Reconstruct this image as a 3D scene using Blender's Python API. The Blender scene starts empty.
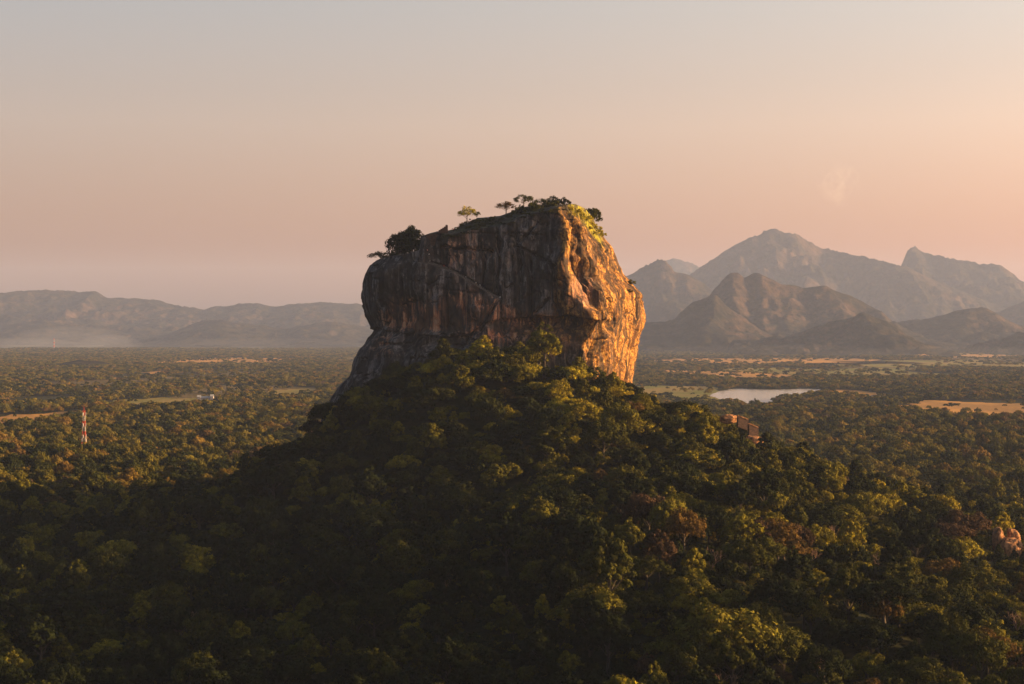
import bpy, bmesh, math, random
import numpy as np
from mathutils import Vector, Matrix
from mathutils.bvhtree import BVHTree
random.seed(7); rng = np.random.default_rng(7)
R = math.radians
sc = bpy.context.scene; col = sc.collection

# ------------------------------------------------------------------ camera
CZ = 110.0; F = 1680.0; HY = 330.0
cd = bpy.data.cameras.new('camera'); cam = bpy.data.objects.new('camera', cd); col.objects.link(cam)
cam.location = (0, 0, CZ); cam.rotation_euler = (R(90), 0, 0)
cd.sensor_width = 36; cd.lens = 36 * F / 1024; cd.shift_y = -(342 - HY) / 1024
cd.clip_start = 1; cd.clip_end = 60000
sc.camera = cam
# ------------------------------------------------------------------ light
SUN_EL = R(10.0); SUN_AZ = R(1.5)        # azimuth measured from +X towards +Y
sdir = Vector((math.cos(SUN_EL) * math.cos(SUN_AZ), math.cos(SUN_EL) * math.sin(SUN_AZ), math.sin(SUN_EL)))
w = bpy.data.worlds.new('World'); sc.world = w; w.use_nodes = True
nt = w.node_tree; N = nt.nodes; L = nt.links
for n in list(N): N.remove(n)
sky = N.new('ShaderNodeTexSky'); sky.sky_type = 'NISHITA'; sky.sun_disc = False
sky.sun_elevation = SUN_EL; sky.sun_rotation = math.atan2(sdir.x, sdir.y)
sky.altitude = 200; sky.air_density = 1.0; sky.dust_density = 2.5; sky.ozone_density = 1.0
tint = N.new('ShaderNodeMix'); tint.data_type = 'RGBA'; tint.blend_type = 'MULTIPLY'; tint.inputs[0].default_value = 1
tint.inputs[7].default_value = (1.0, 0.78, 0.70, 1)
hs = N.new('ShaderNodeHueSaturation'); hs.inputs['Saturation'].default_value = 0.55
bg = N.new('ShaderNodeBackground'); bg.inputs[1].default_value = 0.0795
wo = N.new('ShaderNodeOutputWorld')
tc = N.new('ShaderNodeTexCoord'); sx = N.new('ShaderNodeSeparateXYZ'); L.new(tc.outputs['Generated'], sx.inputs[0])
rm = N.new('ShaderNodeMapRange'); rm.interpolation_type = 'SMOOTHSTEP'; rm.inputs['From Min'].default_value = .18; rm.inputs['From Max'].default_value = .6; L.new(sx.outputs[2], rm.inputs['Value'])
hz_ = N.new('ShaderNodeMapRange'); hz_.inputs['From Min'].default_value = 0; hz_.inputs['From Max'].default_value = .2; L.new(sx.outputs[2], hz_.inputs['Value'])
tw = N.new('ShaderNodeValToRGB'); hz_.inputs['From Max'].default_value = .25; L.new(hz_.outputs[0], tw.inputs[0]); e_ = tw.color_ramp.elements
for _ in range(3): e_.new(.5)
for q_, (p_, c_) in zip(e_, ((0, (.76, .365, .265)), (.2, (.79, .39, .285)), (.48, (.99, .66, .53)), (.76, (.92, .75, .66)), (1, (.88, .78, .72)))): q_.position = p_; q_.color = (*c_, 1)
L.new(tw.outputs[0], tint.inputs[7])
mz = N.new('ShaderNodeMix'); mz.data_type = 'RGBA'; L.new(rm.outputs[0], mz.inputs[0]); L.new(tint.outputs[2], mz.inputs[6]); zs = N.new('ShaderNodeVectorMath'); zs.operation = 'SCALE'; zs.inputs['Scale'].default_value = .667; L.new(sky.outputs[0], zs.inputs[0]); L.new(zs.outputs[0], mz.inputs[7])
L.new(sky.outputs[0], hs.inputs['Color']); L.new(hs.outputs[0], tint.inputs[6]); ax = N.new('ShaderNodeVectorMath'); ax.operation = 'MULTIPLY_ADD'; cx_ = N.new('ShaderNodeCombineXYZ')   # brighter and warmer towards the sun
for q_ in range(3): L.new(sx.outputs[0], cx_.inputs[q_])
L.new(cx_.outputs[0], ax.inputs[0]); ax.inputs[1].default_value = (.66, .52, .36); ax.inputs[2].default_value = (.97, .965, .965)
sk = N.new('ShaderNodeMix'); sk.data_type = 'RGBA'; sk.blend_type = 'MULTIPLY'; sk.inputs[0].default_value = 1
L.new(mz.outputs[2], sk.inputs[6]); L.new(ax.outputs[0], sk.inputs[7]); L.new(sk.outputs[2], bg.inputs[0]); L.new(bg.outputs[0], wo.inputs[0])
sd = bpy.data.lights.new('sun', 'SUN'); so = bpy.data.objects.new('sun', sd); col.objects.link(so)
sd.energy = 5.0; sd.angle = R(0.5); sd.color = (1.0, 0.61, 0.26)
so.rotation_euler = sdir.to_track_quat('Z', 'Y').to_euler(); so.location = (600, 100, 400)
sc.view_settings.view_transform = 'Standard'; sc.view_settings.look = 'None'
sc.view_settings.exposure = 1.9; sc.view_settings.gamma = 1; sc.view_settings.use_curve_mapping = False
sc.cycles.volume_bounces = 0; sc.cycles.max_bounces = 5; sc.cycles.diffuse_bounces = 3; sc.cycles.transparent_max_bounces = 4

# ------------------------------------------------------------------ helpers
def W(px, py, d): return ((px - 512) * d / F, d, CZ + (HY - py) * d / F)
def G0(px, py):
    d = CZ * F / (py - HY); return ((px - 512) * d / F, d)
def tag(o, label=None, cat=None, group=None, kind=None):
    for k, v in (('label', label), ('category', cat), ('group', group), ('kind', kind)):
        if v: o[k] = v
    return o
def empty(name, loc, rz=0, parent=None):
    o = bpy.data.objects.new(name, None); col.objects.link(o); o.location = loc; o.rotation_euler.z = rz
    o.empty_display_size = 0.5
    if parent: o.parent = parent
    return o
def np_mesh(name, V, Fq, mat=None, smooth=False):
    V = np.asarray(V, np.float32); Fq = np.asarray(Fq, np.int32)
    k = Fq.shape[1]; me = bpy.data.meshes.new(name)
    me.vertices.add(len(V)); me.vertices.foreach_set('co', V.ravel())
    me.loops.add(Fq.size); me.loops.foreach_set('vertex_index', Fq.ravel())
    me.polygons.add(len(Fq)); me.polygons.foreach_set('loop_start', np.arange(0, Fq.size, k, dtype=np.int32))
    try: me.polygons.foreach_set('loop_total', np.full(len(Fq), k, np.int32))
    except Exception: pass
    me.update(calc_edges=True); me.validate()
    me.polygons.foreach_set('use_smooth', np.full(len(me.polygons), smooth))
    if mat: me.materials.append(mat)
    return me
def link(name, me, parent=None):
    o = bpy.data.objects.new(name, me); col.objects.link(o)
    if parent: o.parent = parent
    return o
def copy_tree(o, parent=None):
    c = o.copy(); col.objects.link(c)
    if parent: c.parent = parent
    for ch in o.children: copy_tree(ch, c)
    return c
class MB:
    def __init__(s): s.v = []; s.f = []
    def box(s, c, h, rz=0, taper=1.0):
        cx, cy, cz = c; b = len(s.v); ca, sa = math.cos(rz), math.sin(rz)
        for dz in (-1, 1):
            t = taper if dz > 0 else 1
            for dx, dy in ((-1, -1), (1, -1), (1, 1), (-1, 1)):
                x, y = dx * h[0] * t, dy * h[1] * t
                s.v.append((cx + x * ca - y * sa, cy + x * sa + y * ca, cz + dz * h[2]))
        for q in ((0, 3, 2, 1), (4, 5, 6, 7), (0, 1, 5, 4), (1, 2, 6, 5), (2, 3, 7, 6), (3, 0, 4, 7)): s.f.append(tuple(b + i for i in q))
    def tube(s, pts, rad, n=6):
        pts = [Vector(p) for p in pts]
        if not hasattr(rad, '__len__'): rad = [rad] * len(pts)
        b = len(s.v)
        for i, p in enumerate(pts):
            d = (pts[min(i + 1, len(pts) - 1)] - pts[max(i - 1, 0)]).normalized()
            a = Vector((0, 0, 1)) if abs(d.z) < .9 else Vector((1, 0, 0))
            u = d.cross(a).normalized(); v = d.cross(u)
            for k in range(n):
                t = 2 * math.pi * k / n; s.v.append(tuple(p + (u * math.cos(t) + v * math.sin(t)) * rad[i]))
        for i in range(len(pts) - 1):
            for k in range(n):
                a0 = b + i * n + k; a1 = b + i * n + (k + 1) % n; s.f.append((a0, a1, a1 + n, a0 + n))
        for e in (b, b + (len(pts) - 1) * n):
            c = len(s.v); s.v.append(tuple(pts[0] if e == b else pts[-1]))
            for k in range(n):
                q = (e + k, e + (k + 1) % n, c); s.f.append(q if e != b else q[::-1])
    def build(s, name, mat, parent=None, smooth=False):
        me = bpy.data.meshes.new(name); me.from_pydata(s.v, [], s.f); me.update()
        if smooth: me.polygons.foreach_set('use_smooth', np.full(len(me.polygons), True))
        me.materials.append(mat); return link(name, me, parent)

def _h(ix, iy, iz, seed):
    h = (ix * 374761393 + iy * 668265263 + iz * 2147483647 + seed * 1274126177) & 0xffffffff
    h = ((h ^ (h >> 13)) * 1274126177) & 0xffffffff
    h = ((h ^ (h >> 16)) * 2246822519) & 0xffffffff
    return ((h ^ (h >> 15)) & 0xffffff) / float(0xffffff)
def noise(x, y, z=0, seed=0):
    x, y, z = np.broadcast_arrays(np.asarray(x, float), np.asarray(y, float), np.asarray(z, float))
    ix, iy, iz = [np.floor(a).astype(np.int64) for a in (x, y, z)]
    fx, fy, fz = x - ix, y - iy, z - iz
    fx, fy, fz = [f * f * f * (f * (f * 6 - 15) + 10) for f in (fx, fy, fz)]
    r = 0
    for a in (0, 1):
        for b in (0, 1):
            for c in (0, 1):
                r = r + _h(ix + a, iy + b, iz + c, seed) * (fx if a else 1 - fx) * (fy if b else 1 - fy) * (fz if c else 1 - fz)
    return r * 2 - 1
def fbm(x, y, z=0, o=4, seed=0, ridged=False):
    s = 0; a = 1.0; t = 0
    for i in range(o):
        n = noise(np.asarray(x) * 2 ** i, np.asarray(y) * 2 ** i, np.asarray(z) * 2 ** i, seed + i * 17)
        s = s + a * ((1 - 2 * np.abs(n)) if ridged else n); t += a; a *= .5
    return s / t
def sstep(a, b, x):
    t = np.clip((np.asarray(x, float) - a) / (b - a), 0, 1); return t * t * (3 - 2 * t)

# ------------------------------------------------------------------ materials
def mat(name, colr, rough=0.85, spec=0.2):
    m = bpy.data.materials.new(name); m.use_nodes = True
    p = m.node_tree.nodes['Principled BSDF']; p.inputs['Base Color'].default_value = (*colr, 1)
    p.inputs['Roughness'].default_value = rough; p.inputs['Specular IOR Level'].default_value = spec
    return m
class NB:
    """small node-tree writer"""
    def __init__(s, m): s.t = m.node_tree; s.p = s.t.nodes['Principled BSDF']
    def n(s, typ, **kw):
        n = s.t.nodes.new('ShaderNode' + typ)
        for k, v in kw.items(): setattr(n, k, v)
        return n
    def l(s, a, b): s.t.links.new(a, b)
    def math(s, op, a, b=None, clamp=False):
        n = s.n('Math', operation=op); n.use_clamp = clamp
        for i, v in enumerate((a, b)):
            if v is None: continue
            if isinstance(v, (int, float)): n.inputs[i].default_value = v
            else: s.l(v, n.inputs[i])
        return n.outputs[0]
    def mix(s, f, a, b, bt='MIX'):
        n = s.n('Mix', data_type='RGBA', blend_type=bt)
        for i, v in ((0, f), (6, a), (7, b)):
            if isinstance(v, (int, float)): n.inputs[i].default_value = v
            elif isinstance(v, tuple): n.inputs[i].default_value = (*v, 1)
            else: s.l(v, n.inputs[i])
        return n.outputs[2]
    def noise(s, vec, scale, detail=4, rough=.55, dist=0):
        n = s.n('TexNoise'); n.inputs['Scale'].default_value = scale; n.inputs['Detail'].default_value = detail
        n.inputs['Roughness'].default_value = rough; n.inputs['Distortion'].default_value = dist; s.l(vec, n.inputs['Vector']); return n.outputs[0]
    def ramp(s, f, stops):
        n = s.n('ValToRGB'); e = n.color_ramp.elements
        while len(e) < len(stops): e.new(0.5)
        for q, (p, c) in zip(e, stops): q.position = p; q.color = (*c, 1) if isinstance(c, tuple) else (c, c, c, 1)
        s.l(f, n.inputs[0]); return n.outputs[0]
    def map(s, vec, scale):
        n = s.n('Mapping'); n.inputs['Scale'].default_value = scale; s.l(vec, n.inputs[0]); return n.outputs[0]
    def attr(s, name): return s.n('Attribute', attribute_name=name).outputs['Fac']
    def bump(s, h, strength, dist):
        n = s.n('Bump'); n.inputs['Strength'].default_value = strength; n.inputs['Distance'].default_value = dist
        s.l(h, n.inputs['Height']); s.l(n.outputs[0], s.p.inputs['Normal'])
def pos(nb): return nb.n('NewGeometry').outputs['Position']

# rock
def rock_material():
    m = mat('streaked_gneiss', (.2, .2, .2), .9, .15); nb = NB(m); P = pos(nb)
    st = nb.noise(nb.map(P, (.17, .17, .014)), 1, 7, .66, .4)
    st2 = nb.noise(nb.map(P, (.5, .5, .03)), 1, 6, .62)
    bl = nb.noise(P, .05, 5, .6, .4)
    fine = nb.noise(P, .8, 6, .65)
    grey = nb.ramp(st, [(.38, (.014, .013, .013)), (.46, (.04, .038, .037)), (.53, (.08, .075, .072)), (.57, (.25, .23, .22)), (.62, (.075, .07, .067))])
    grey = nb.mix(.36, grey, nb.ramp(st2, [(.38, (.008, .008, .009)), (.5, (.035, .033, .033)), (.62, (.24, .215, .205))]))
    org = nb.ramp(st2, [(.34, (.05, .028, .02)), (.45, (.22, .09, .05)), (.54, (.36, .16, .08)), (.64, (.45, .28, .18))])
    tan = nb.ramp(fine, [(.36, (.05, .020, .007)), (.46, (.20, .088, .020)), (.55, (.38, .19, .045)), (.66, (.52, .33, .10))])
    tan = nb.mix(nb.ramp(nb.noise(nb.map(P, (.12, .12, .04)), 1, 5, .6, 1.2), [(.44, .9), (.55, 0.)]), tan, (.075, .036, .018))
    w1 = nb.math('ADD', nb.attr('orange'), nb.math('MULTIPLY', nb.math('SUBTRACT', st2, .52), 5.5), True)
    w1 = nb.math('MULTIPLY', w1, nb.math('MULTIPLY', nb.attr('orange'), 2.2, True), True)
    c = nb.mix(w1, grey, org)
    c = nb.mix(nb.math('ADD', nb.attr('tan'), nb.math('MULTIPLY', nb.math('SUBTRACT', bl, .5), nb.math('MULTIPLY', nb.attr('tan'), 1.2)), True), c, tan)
    gr = nb.ramp(fine, [(.3, (.018, .022, .008)), (.6, (.06, .062, .022))])
    gw = nb.math('MULTIPLY', nb.attr('grass'), nb.ramp(nb.noise(P, .25, 5), [(.35, 0.3), (.55, 1.)]))
    c = nb.mix(gw, c, gr)
    c = nb.mix(nb.math('MULTIPLY', nb.attr('lime'), nb.ramp(fine, [(.35, .5), (.5, 1.)])), c, nb.ramp(nb.noise(P, .6, 5), [(.35, (.09, .095, .012)), (.65, (.30, .27, .02))]))
    c = nb.mix(1, c, nb.ramp(nb.noise(P, 2.2, 5, .7), [(.3, .6), (.7, 1.25)]), 'MULTIPLY')
    stn = nb.noise(nb.map(P, (.14, .14, .035)), 1, 6, .68, 1.0)
    c = nb.mix(nb.ramp(stn, [(.48, 0.), (.54, .82)]), c, (.022, .018, .016))
    c = nb.mix(nb.math('MULTIPLY', nb.attr('crack'), .85), c, (.012, .010, .009))
    nb.l(c, nb.p.inputs['Base Color'])
    h = nb.math('ADD', nb.math('MULTIPLY', st2, .8), nb.math('ADD', nb.math('MULTIPLY', fine, .45), nb.noise(nb.map(P, (.35, .35, .12)), 1, 7, .7)))
    nb.bump(h, .8, 1.3)
    return m
ROCK = rock_material()
def foliage_material(name, stops, rnd=True, var=.6):
    m = mat(name, (.05, .06, .02), .9, .03); nb = NB(m); P = pos(nb)
    if rnd:
        r = nb.n('ObjectInfo').outputs['Random']
        f = nb.math('ADD', nb.math('MULTIPLY', r, .8), nb.math('MULTIPLY', nb.noise(P, .006, 3), .55))
        f = nb.math('SUBTRACT', f, .18, True)
        c = nb.ramp(f, stops)
    else: c = nb.ramp(nb.noise(P, .25, 3), stops)
    at = nb.attr('leaf')
    c = nb.mix(1, c, nb.ramp(at, [(0, (1 - var, 1 - var, 1 - var)), (1, (1 + var, 1 + var * .9, 1 + var * .5))]), 'MULTIPLY')
    nb.l(c, nb.p.inputs['Base Color'])
    tr = nb.n('BsdfTranslucent'); nb.l(c, tr.inputs[0]); mx = nb.n('MixShader'); mx.inputs[0].default_value = .12
    nb.l(nb.p.outputs[0], mx.inputs[1]); nb.l(tr.outputs[0], mx.inputs[2])
    nb.l(mx.outputs[0], nb.t.nodes['Material Output'].inputs[0])
    return m
DG, MG, YG, GB, RU, PK = (.010, .014, .005), (.028, .031, .007), (.085, .075, .011), (.11, .07, .017), (.06, .04, .025), (.11, .07, .045)
FOL = foliage_material('forest_leaves', [(.0, DG), (.2, (.018, .024, .007)), (.38, (.042, .046, .010)), (.52, (.08, .074, .013)), (.70, (.115, .098, .017)), (.86, (.14, .09, .02)), (.92, RU), (1, PK)])
FOLH = foliage_material('hill_forest_leaves', [(.0, DG), (.3, (.016, .021, .006)), (.50, MG), (.68, (.085, .08, .009)), (.84, (.15, .13, .012)), (.95, (.21, .165, .016)), (1, (.16, .10, .025))])
KINDM = {'dark': foliage_material('dark_green_leaves', [(.3, (.008, .012, .004)), (.7, (.016, .021, .006))], False),
         'mid': foliage_material('green_leaves', [(.3, (.022, .027, .005)), (.7, (.05, .05, .008))], False),
         'yellow': foliage_material('yellow_green_leaves', [(.3, (.05, .054, .009)), (.7, (.11, .098, .012))], False),
         'bright': foliage_material('bright_sunlit_leaves', [(.3, (.14, .135, .010)), (.7, (.32, .26, .018))], False),  # leaf colour raised to paint sunlight onto the upper-slope crowns
         'gold': foliage_material('golden_leaves', [(.3, (.06, .038, .011)), (.7, (.10, .064, .018))], False),
         'russet': foliage_material('russet_leaves', [(.3, (.035, .023, .015)), (.7, (.06, .038, .023))], False)}
BARK = mat('bark', (.09, .07, .05)); nb = NB(BARK)
nb.l(nb.ramp(nb.noise(nb.map(pos(nb), (3, 3, .6)), 1, 5), [(.3, (.02, .016, .013)), (.7, (.07, .055, .04))]), nb.p.inputs['Base Color'])

def ground_material():
    m = mat('forest_floor', (.05, .05, .02), .95, .05); nb = NB(m); P = pos(nb)
    a = nb.noise(P, .012, 6, .6); b = nb.noise(P, .09, 6, .7)
    c = nb.ramp(b, [(.3, (.010, .012, .005)), (.5, (.02, .022, .008)), (.7, (.045, .036, .012))])
    c = nb.mix(nb.attr('open'), c, nb.ramp(b, [(.3, (.05, .045, .017)), (.5, (.10, .075, .03)), (.7, (.15, .10, .045))]))
    nb.l(c, nb.p.inputs['Base Color']); nb.bump(b, 1, 3)
    return m
def field_material(name, c1, c2):
    m = mat(name, c1, .95, .05); nb = NB(m); P = pos(nb)
    a = nb.noise(nb.map(P, (.01, .004, 1)), 1, 5, .6); b = nb.noise(P, .15, 5, .7)
    c = nb.mix(nb.ramp(a, [(.4, 0.), (.6, 1.)]), c1, c2)
    c = nb.mix(1, c, nb.ramp(b, [(.3, .55), (.7, 1.25)]), 'MULTIPLY'); nb.l(c, nb.p.inputs['Base Color']); return m
def hill_material():
    m = mat('wooded_hillside', (.05, .05, .03), .95, .05); nb = NB(m); P = pos(nb)
    a = nb.noise(P, .0016, 8, .62, .5); b = nb.noise(P, .016, 8, .75)
    c = nb.ramp(b, [(.38, (.003, .004, .003)), (.5, (.012, .012, .007)), (.60, (.032, .025, .013))])
    rk = nb.ramp(b, [(.38, (.015, .012, .009)), (.6, (.07, .046, .032))])
    c = nb.mix(nb.math('MULTIPLY', nb.attr('rocky'), nb.ramp(a, [(.46, 0.), (.56, 1.)])), c, rk)
    nb.l(c, nb.p.inputs['Base Color']); nb.bump(b, 1, 35); return m
GROUND = ground_material(); HILL = hill_material()

# ------------------------------------------------------------------ terrain height
CP = [  # px, py, distance: canopy line subtracted below
 (425, 338, 842), (455, 331, 838), (480, 331, 834), (505, 338, 830), (530, 338, 826), (560, 344, 826), (585, 374, 828), (612, 412, 842), (385, 378, 852), (350, 402, 870), (480, 372, 800), (530, 385, 800), (440, 380, 805), (640, 410, 905),
 (330, 428, 900), (290, 455, 900), (250, 482, 900), (210, 503, 900), (170, 520, 900),
 (660, 404, 930), (700, 408, 900), (740, 426, 860), (800, 455, 850), (860, 485, 850),
]
pts = [(*W(a, b, d)[:2], W(a, b, d)[2] - 11) for a, b, d in CP]
pts += [(-6, 760, 66), (30, 760, 66), (-60, 765, 50), (-110, 790, 36), (-160, 780, 15), (-6, 690, 34), (60, 760, 62), (45, 690, 50), (100, 720, 40), (150, 760, 35), (200, 800, 20),
        (-90, 690, 22), (-160, 680, 7), (0, 610, 27), (48, 600, 46), (130, 620, 24), (-60, 570, 10), (-110, 600, 6), (-40, 505, 8), (10, 520, 24), (190, 560, 5), (180, 480, 4), (55, 500, 36), (130, 560, 18), 
        (0, 1010, 60), (0, 1100, 25), (-120, 1050, 10), (110, 1050, 15), (0, 930, 85), (60, 900, 66), (0, 1250, 0), (150, 1150, 0), (200, 950, 0),
        (100, 950, 30), (0, 430, 6), (120, 420, 8)]
for a in range(0, 360, 12):
    pts.append((20 + 340 * math.cos(R(a)), 800 + 470 * math.sin(R(a)), 0))
    pts.append((20 + 480 * math.cos(R(a)), 800 + 620 * math.sin(R(a)), 0))
pts = np.array(pts)
def _phi(r): return np.sqrt(r * r + 90.0 ** 2)
_A = _phi(np.hypot(pts[:, None, 0] - pts[None, :, 0], pts[:, None, 1] - pts[None, :, 1])) + np.eye(len(pts)) * -14.0
_w = np.linalg.solve(_A, pts[:, 2])
def TH(x, y):
    x = np.asarray(x, float); y = np.asarray(y, float); sh = x.shape
    x = x.ravel(); y = y.ravel(); out = np.zeros(len(x))
    near = (np.hypot((x - 20) / 430, (y - 800) / 560) < 1)
    xs, ys = x[near], y[near]
    if len(xs):
        r = np.hypot(xs[:, None] - pts[None, :, 0], ys[:, None] - pts[None, :, 1])
        h = _phi(r) @ _w
        e = np.hypot((xs - 20) / 430, (ys - 800) / 560)
        h = np.maximum(h, 0) * (1 - sstep(.75, 1, e)) + fbm(xs / 45, ys / 45, 0, 3, 5) * 3.0 * sstep(0, 20, h)
        out[near] = np.maximum(h, -.5)
    out += fbm(x / 400, y / 400, 0, 3, 9) * 2.5 + 1.5
    # flatten towards the water and the fields
    return out.reshape(sh)

# ------------------------------------------------------------------ open land masks
FIELDS = [  # px, py centre, half width px, half height px, kind
 (20, 421, 48, 8, 'dry'), (160, 402, 46, 4, 'green'), (160, 373, 22, 2.6, 'dry'), (235, 360, 70, 2.6, 'dry'), (60, 398, 30, 2, 'dry'), (300, 391, 26, 2, 'green'),
 (670, 391, 56, 6.5, 'green'), (990, 409.5, 96, 8, 'dry'), (140, 514, 26, 4.5, 'green'), (840, 371, 90, 3, 'green'), (720, 373, 50, 2.5, 'dry'),
 (940, 363, 110, 2.2, 'green'), (760, 360, 100, 1.8, 'dry'), (960, 354, 90, 1.3, 'dry'), (850, 392, 26, 1.6, 'dry')]
LAKE = [(706, 396), (722, 391), (735, 388.6), (752, 389), (772, 390.5), (800, 388.6), (824, 389), (824, 392), (804, 394.5), (788, 396), (776, 398.5), (768, 403), (762, 408), (748, 410), (738, 406), (734, 402), (720, 399.5)]
def fpoly(f, n=48):
    px, py, hw, hh, _ = f
    cx, cy = G0(px, py); x1 = (hw) * cy / F; y0 = CZ * F / (py + hh + (3 if py < 480 else 0) - HY); y1 = CZ * F / (py - hh - HY)
    out = []
    for i in range(n):
        a = 2 * math.pi * i / n; k = 1 + .5 * float(fbm(math.cos(a) * 2.2 + px, math.sin(a) * 2.2 + py, 3, 3, 4))
        out.append((cx + x1 * math.copysign(abs(math.cos(a)) ** .75, math.cos(a)) * k, (y0 + y1) / 2 + (y1 - y0) / 2 * math.copysign(abs(math.sin(a)) ** .75, math.sin(a)) * k))
    return np.array(out)
LAKEW = np.array([G0(a, b) for a, b in LAKE])
_c = LAKEW.copy()
for _ in range(2):   # round the shoreline
    nx = np.roll(_c, -1, 0); _c = np.stack([_c * .75 + nx * .25, _c * .25 + nx * .75], 1).reshape(-1, 2)
LAKEW = _c + np.stack([fbm(_c[:, 0] / 60, _c[:, 1] / 60, 1, 2, 3) * 14, fbm(_c[:, 0] / 60, _c[:, 1] / 60, 5, 2, 3) * 30], 1)
FP = [fpoly(f) for f in FIELDS]
def inpoly(x, y, P):
    c = np.zeros(np.shape(x), bool); j = len(P) - 1
    for i in range(len(P)):
        xi, yi = P[i]; xj, yj = P[j]
        c ^= ((yi > y) != (yj > y)) & (x < (xj - xi) * (y - yi) / (yj - yi + 1e-9) + xi); j = i
    return c
def far_open(x, y):
    n = fbm(x / 260, y / 700, 0, 3, 41)
    return n > np.interp(y, [1500, 2200, 4000, 9000], [1.2, .42, .26, .24])

# ------------------------------------------------------------------ ground
xs = np.concatenate([np.linspace(-15000, -620, 60)[:-1], np.linspace(-620, 620, 190), np.linspace(620, 15000, 60)[1:]])
ys = np.concatenate([np.linspace(-400, 300, 12)[:-1], np.linspace(300, 1500, 190)[:-1], np.geomspace(1500, 23500, 240)])
gx, gy = np.meshgrid(xs, ys); gz = TH(gx, gy)
for P in FP + [LAKEW]:
    cx, cy = P.mean(0); rx = np.ptp(P[:, 0]) / 2 * 1.35 + 30; ry = np.ptp(P[:, 1]) / 2 * 1.35 + 60
    e = np.hypot((gx - cx) / rx, (gy - cy) / ry); gz = np.where(gy > 1000, gz * sstep(.85, 1.15, e), gz)
def grid_faces(ny, nx):
    i = np.arange((ny - 1) * (nx - 1)); r = i // (nx - 1); c = i % (nx - 1); a = r * nx + c
    return np.stack([a, a + 1, a + nx + 1, a + nx], 1)
def add_attr(me, name, vals):
    a = me.attributes.new(name, 'FLOAT', 'POINT'); a.data.foreach_set('value', np.asarray(vals, np.float32).ravel())
me = np_mesh('ground', np.stack([gx, gy, gz], -1).reshape(-1, 3), grid_faces(*gx.shape), GROUND, True)
add_attr(me, 'open', far_open(gx.ravel(), gy.ravel()).astype(float))
tag(link('ground', me), kind='structure')
def ground_z(x, y):
    z = float(TH(np.array([x]), np.array([y]))[0]) if y < 1000 or True else 0
    if y > 1000:
        for P in FP + [LAKEW]:
            cx, cy = P.mean(0); rx = np.ptp(P[:, 0]) / 2 * 1.35 + 30; ry = np.ptp(P[:, 1]) / 2 * 1.35 + 60
            z *= float(sstep(.85, 1.15, math.hypot((x - cx) / rx, (y - cy) / ry)))
    return z
FM = {'dry': field_material('dry_field', (.46, .235, .055), (.27, .15, .045)), 'green': field_material('green_field', (.13, .13, .025), (.22, .155, .045))}
def sheet(name, P, z, m, zf=None):
    bm = bmesh.new(); vs = [bm.verts.new((x, y, z)) for x, y in P]; f = bm.faces.new(vs); f.normal_update()
    if f.normal.z < 0: f.normal_flip()
    me = bpy.data.meshes.new(name); bm.to_mesh(me); bm.free(); me.materials.append(m); return link(name, me)
for f, P in zip(FIELDS, FP):
    if f[1] > 500:
        zz = ground_z(*P.mean(0)) + .6
        # a small clearing on the slope follows the slope
        cx, cy = P.mean(0); q = [(*p, ground_z(*p) + .4) for p in P]; me = bpy.data.meshes.new('field')
        me.from_pydata(q + [(cx, cy, ground_z(cx, cy) + .5)], [], [(i, (i + 1) % len(q), len(q)) for i in range(len(q))]); me.materials.append(FM[f[4]]); o = link('field', me)
    else: o = sheet('field', P, .35, FM[f[4]])
    tag(o, kind='structure')
WATER = mat('lake_water', (.42, .39, .37), .15, .5); nb = NB(WATER); nb.bump(nb.noise(pos(nb), .35, 3), .08, .2)
tag(sheet('water', LAKEW, .45, WATER), kind='structure')

# ------------------------------------------------------------------ hills
def hill(profile, d, wd, seed, rough=1.0, step=16):
    px = np.array([p[0] for p in profile], float); py = np.array([p[1] for p in profile], float)
    X = (px - 512) * d / F; Z = CZ + (HY - py) * d / F
    x = np.arange(X.min(), X.max(), step); y = np.arange(d - wd, d + wd * .8, step * 1.2)
    zr = np.interp(x, X, Z)
    k = np.exp(-(np.arange(-6, 7) / (1.1)) ** 2); k /= k.sum(); zr = np.convolve(np.pad(zr, 6, 'edge'), k, 'valid')
    zr = zr + fbm(x / 110, np.full_like(x, seed * 3.1), 0, 4, seed) * 10 * rough
    gx, gy = np.meshgrid(x, y)
    wob = fbm(gx / 700, gy / 700, seed, 3, seed) * .22 * wd
    t = np.clip(np.abs(gy - d + fbm(gx / 900, gx * 0, seed, 3, seed) * .2 * wd) / wd, 0, 1)
    tt = np.clip(t + (wob / wd) * t * 1.3, 0, 1)
    base = (1 - tt) ** 1.15
    rid = fbm(gx / 520, gy / 520, seed * 1.7, 6, seed + 3, True)
    rid = .62 * rid + .38 * fbm(gx / 170, gy / 170, seed * 1.3, 4, seed + 4, True)
    zz = zr[None, :] * base * (1 - np.clip(.75 - rid, 0, 1.4) * .62 * np.sin(np.pi * np.clip(tt, 0, 1)) ** .7)
    zz += fbm(gx / 70, gy / 70, seed, 5, seed + 9) * 20 * rough * sstep(0, .15, 1 - t) * (.45 + .55 * sstep(0, .1, t))
    zz = np.where(t >= .999, -3, zz) ; zz *= sstep(0, .04, (gx - x[0]) / (x[-1] - x[0]) ) * .98 + .02 if profile[0][1] >= HY + 3 else 1
    me = np_mesh('hills', np.stack([gx, gy, np.maximum(zz, -3)], -1).reshape(-1, 3), grid_faces(*gx.shape), HILL, True)
    gzx = np.abs(np.gradient(zz, axis=0) / (step * 1.2)) + np.abs(np.gradient(zz, axis=1) / step)
    add_attr(me, 'rocky', sstep(.55, 1.0, gzx))
    tag(link('hills', me), kind='structure')
hill([(560, 300), (640, 272), (655, 266), (672, 257), (690, 262), (705, 268), (740, 285), (800, 305)], 20500, 2200, 1)
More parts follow.
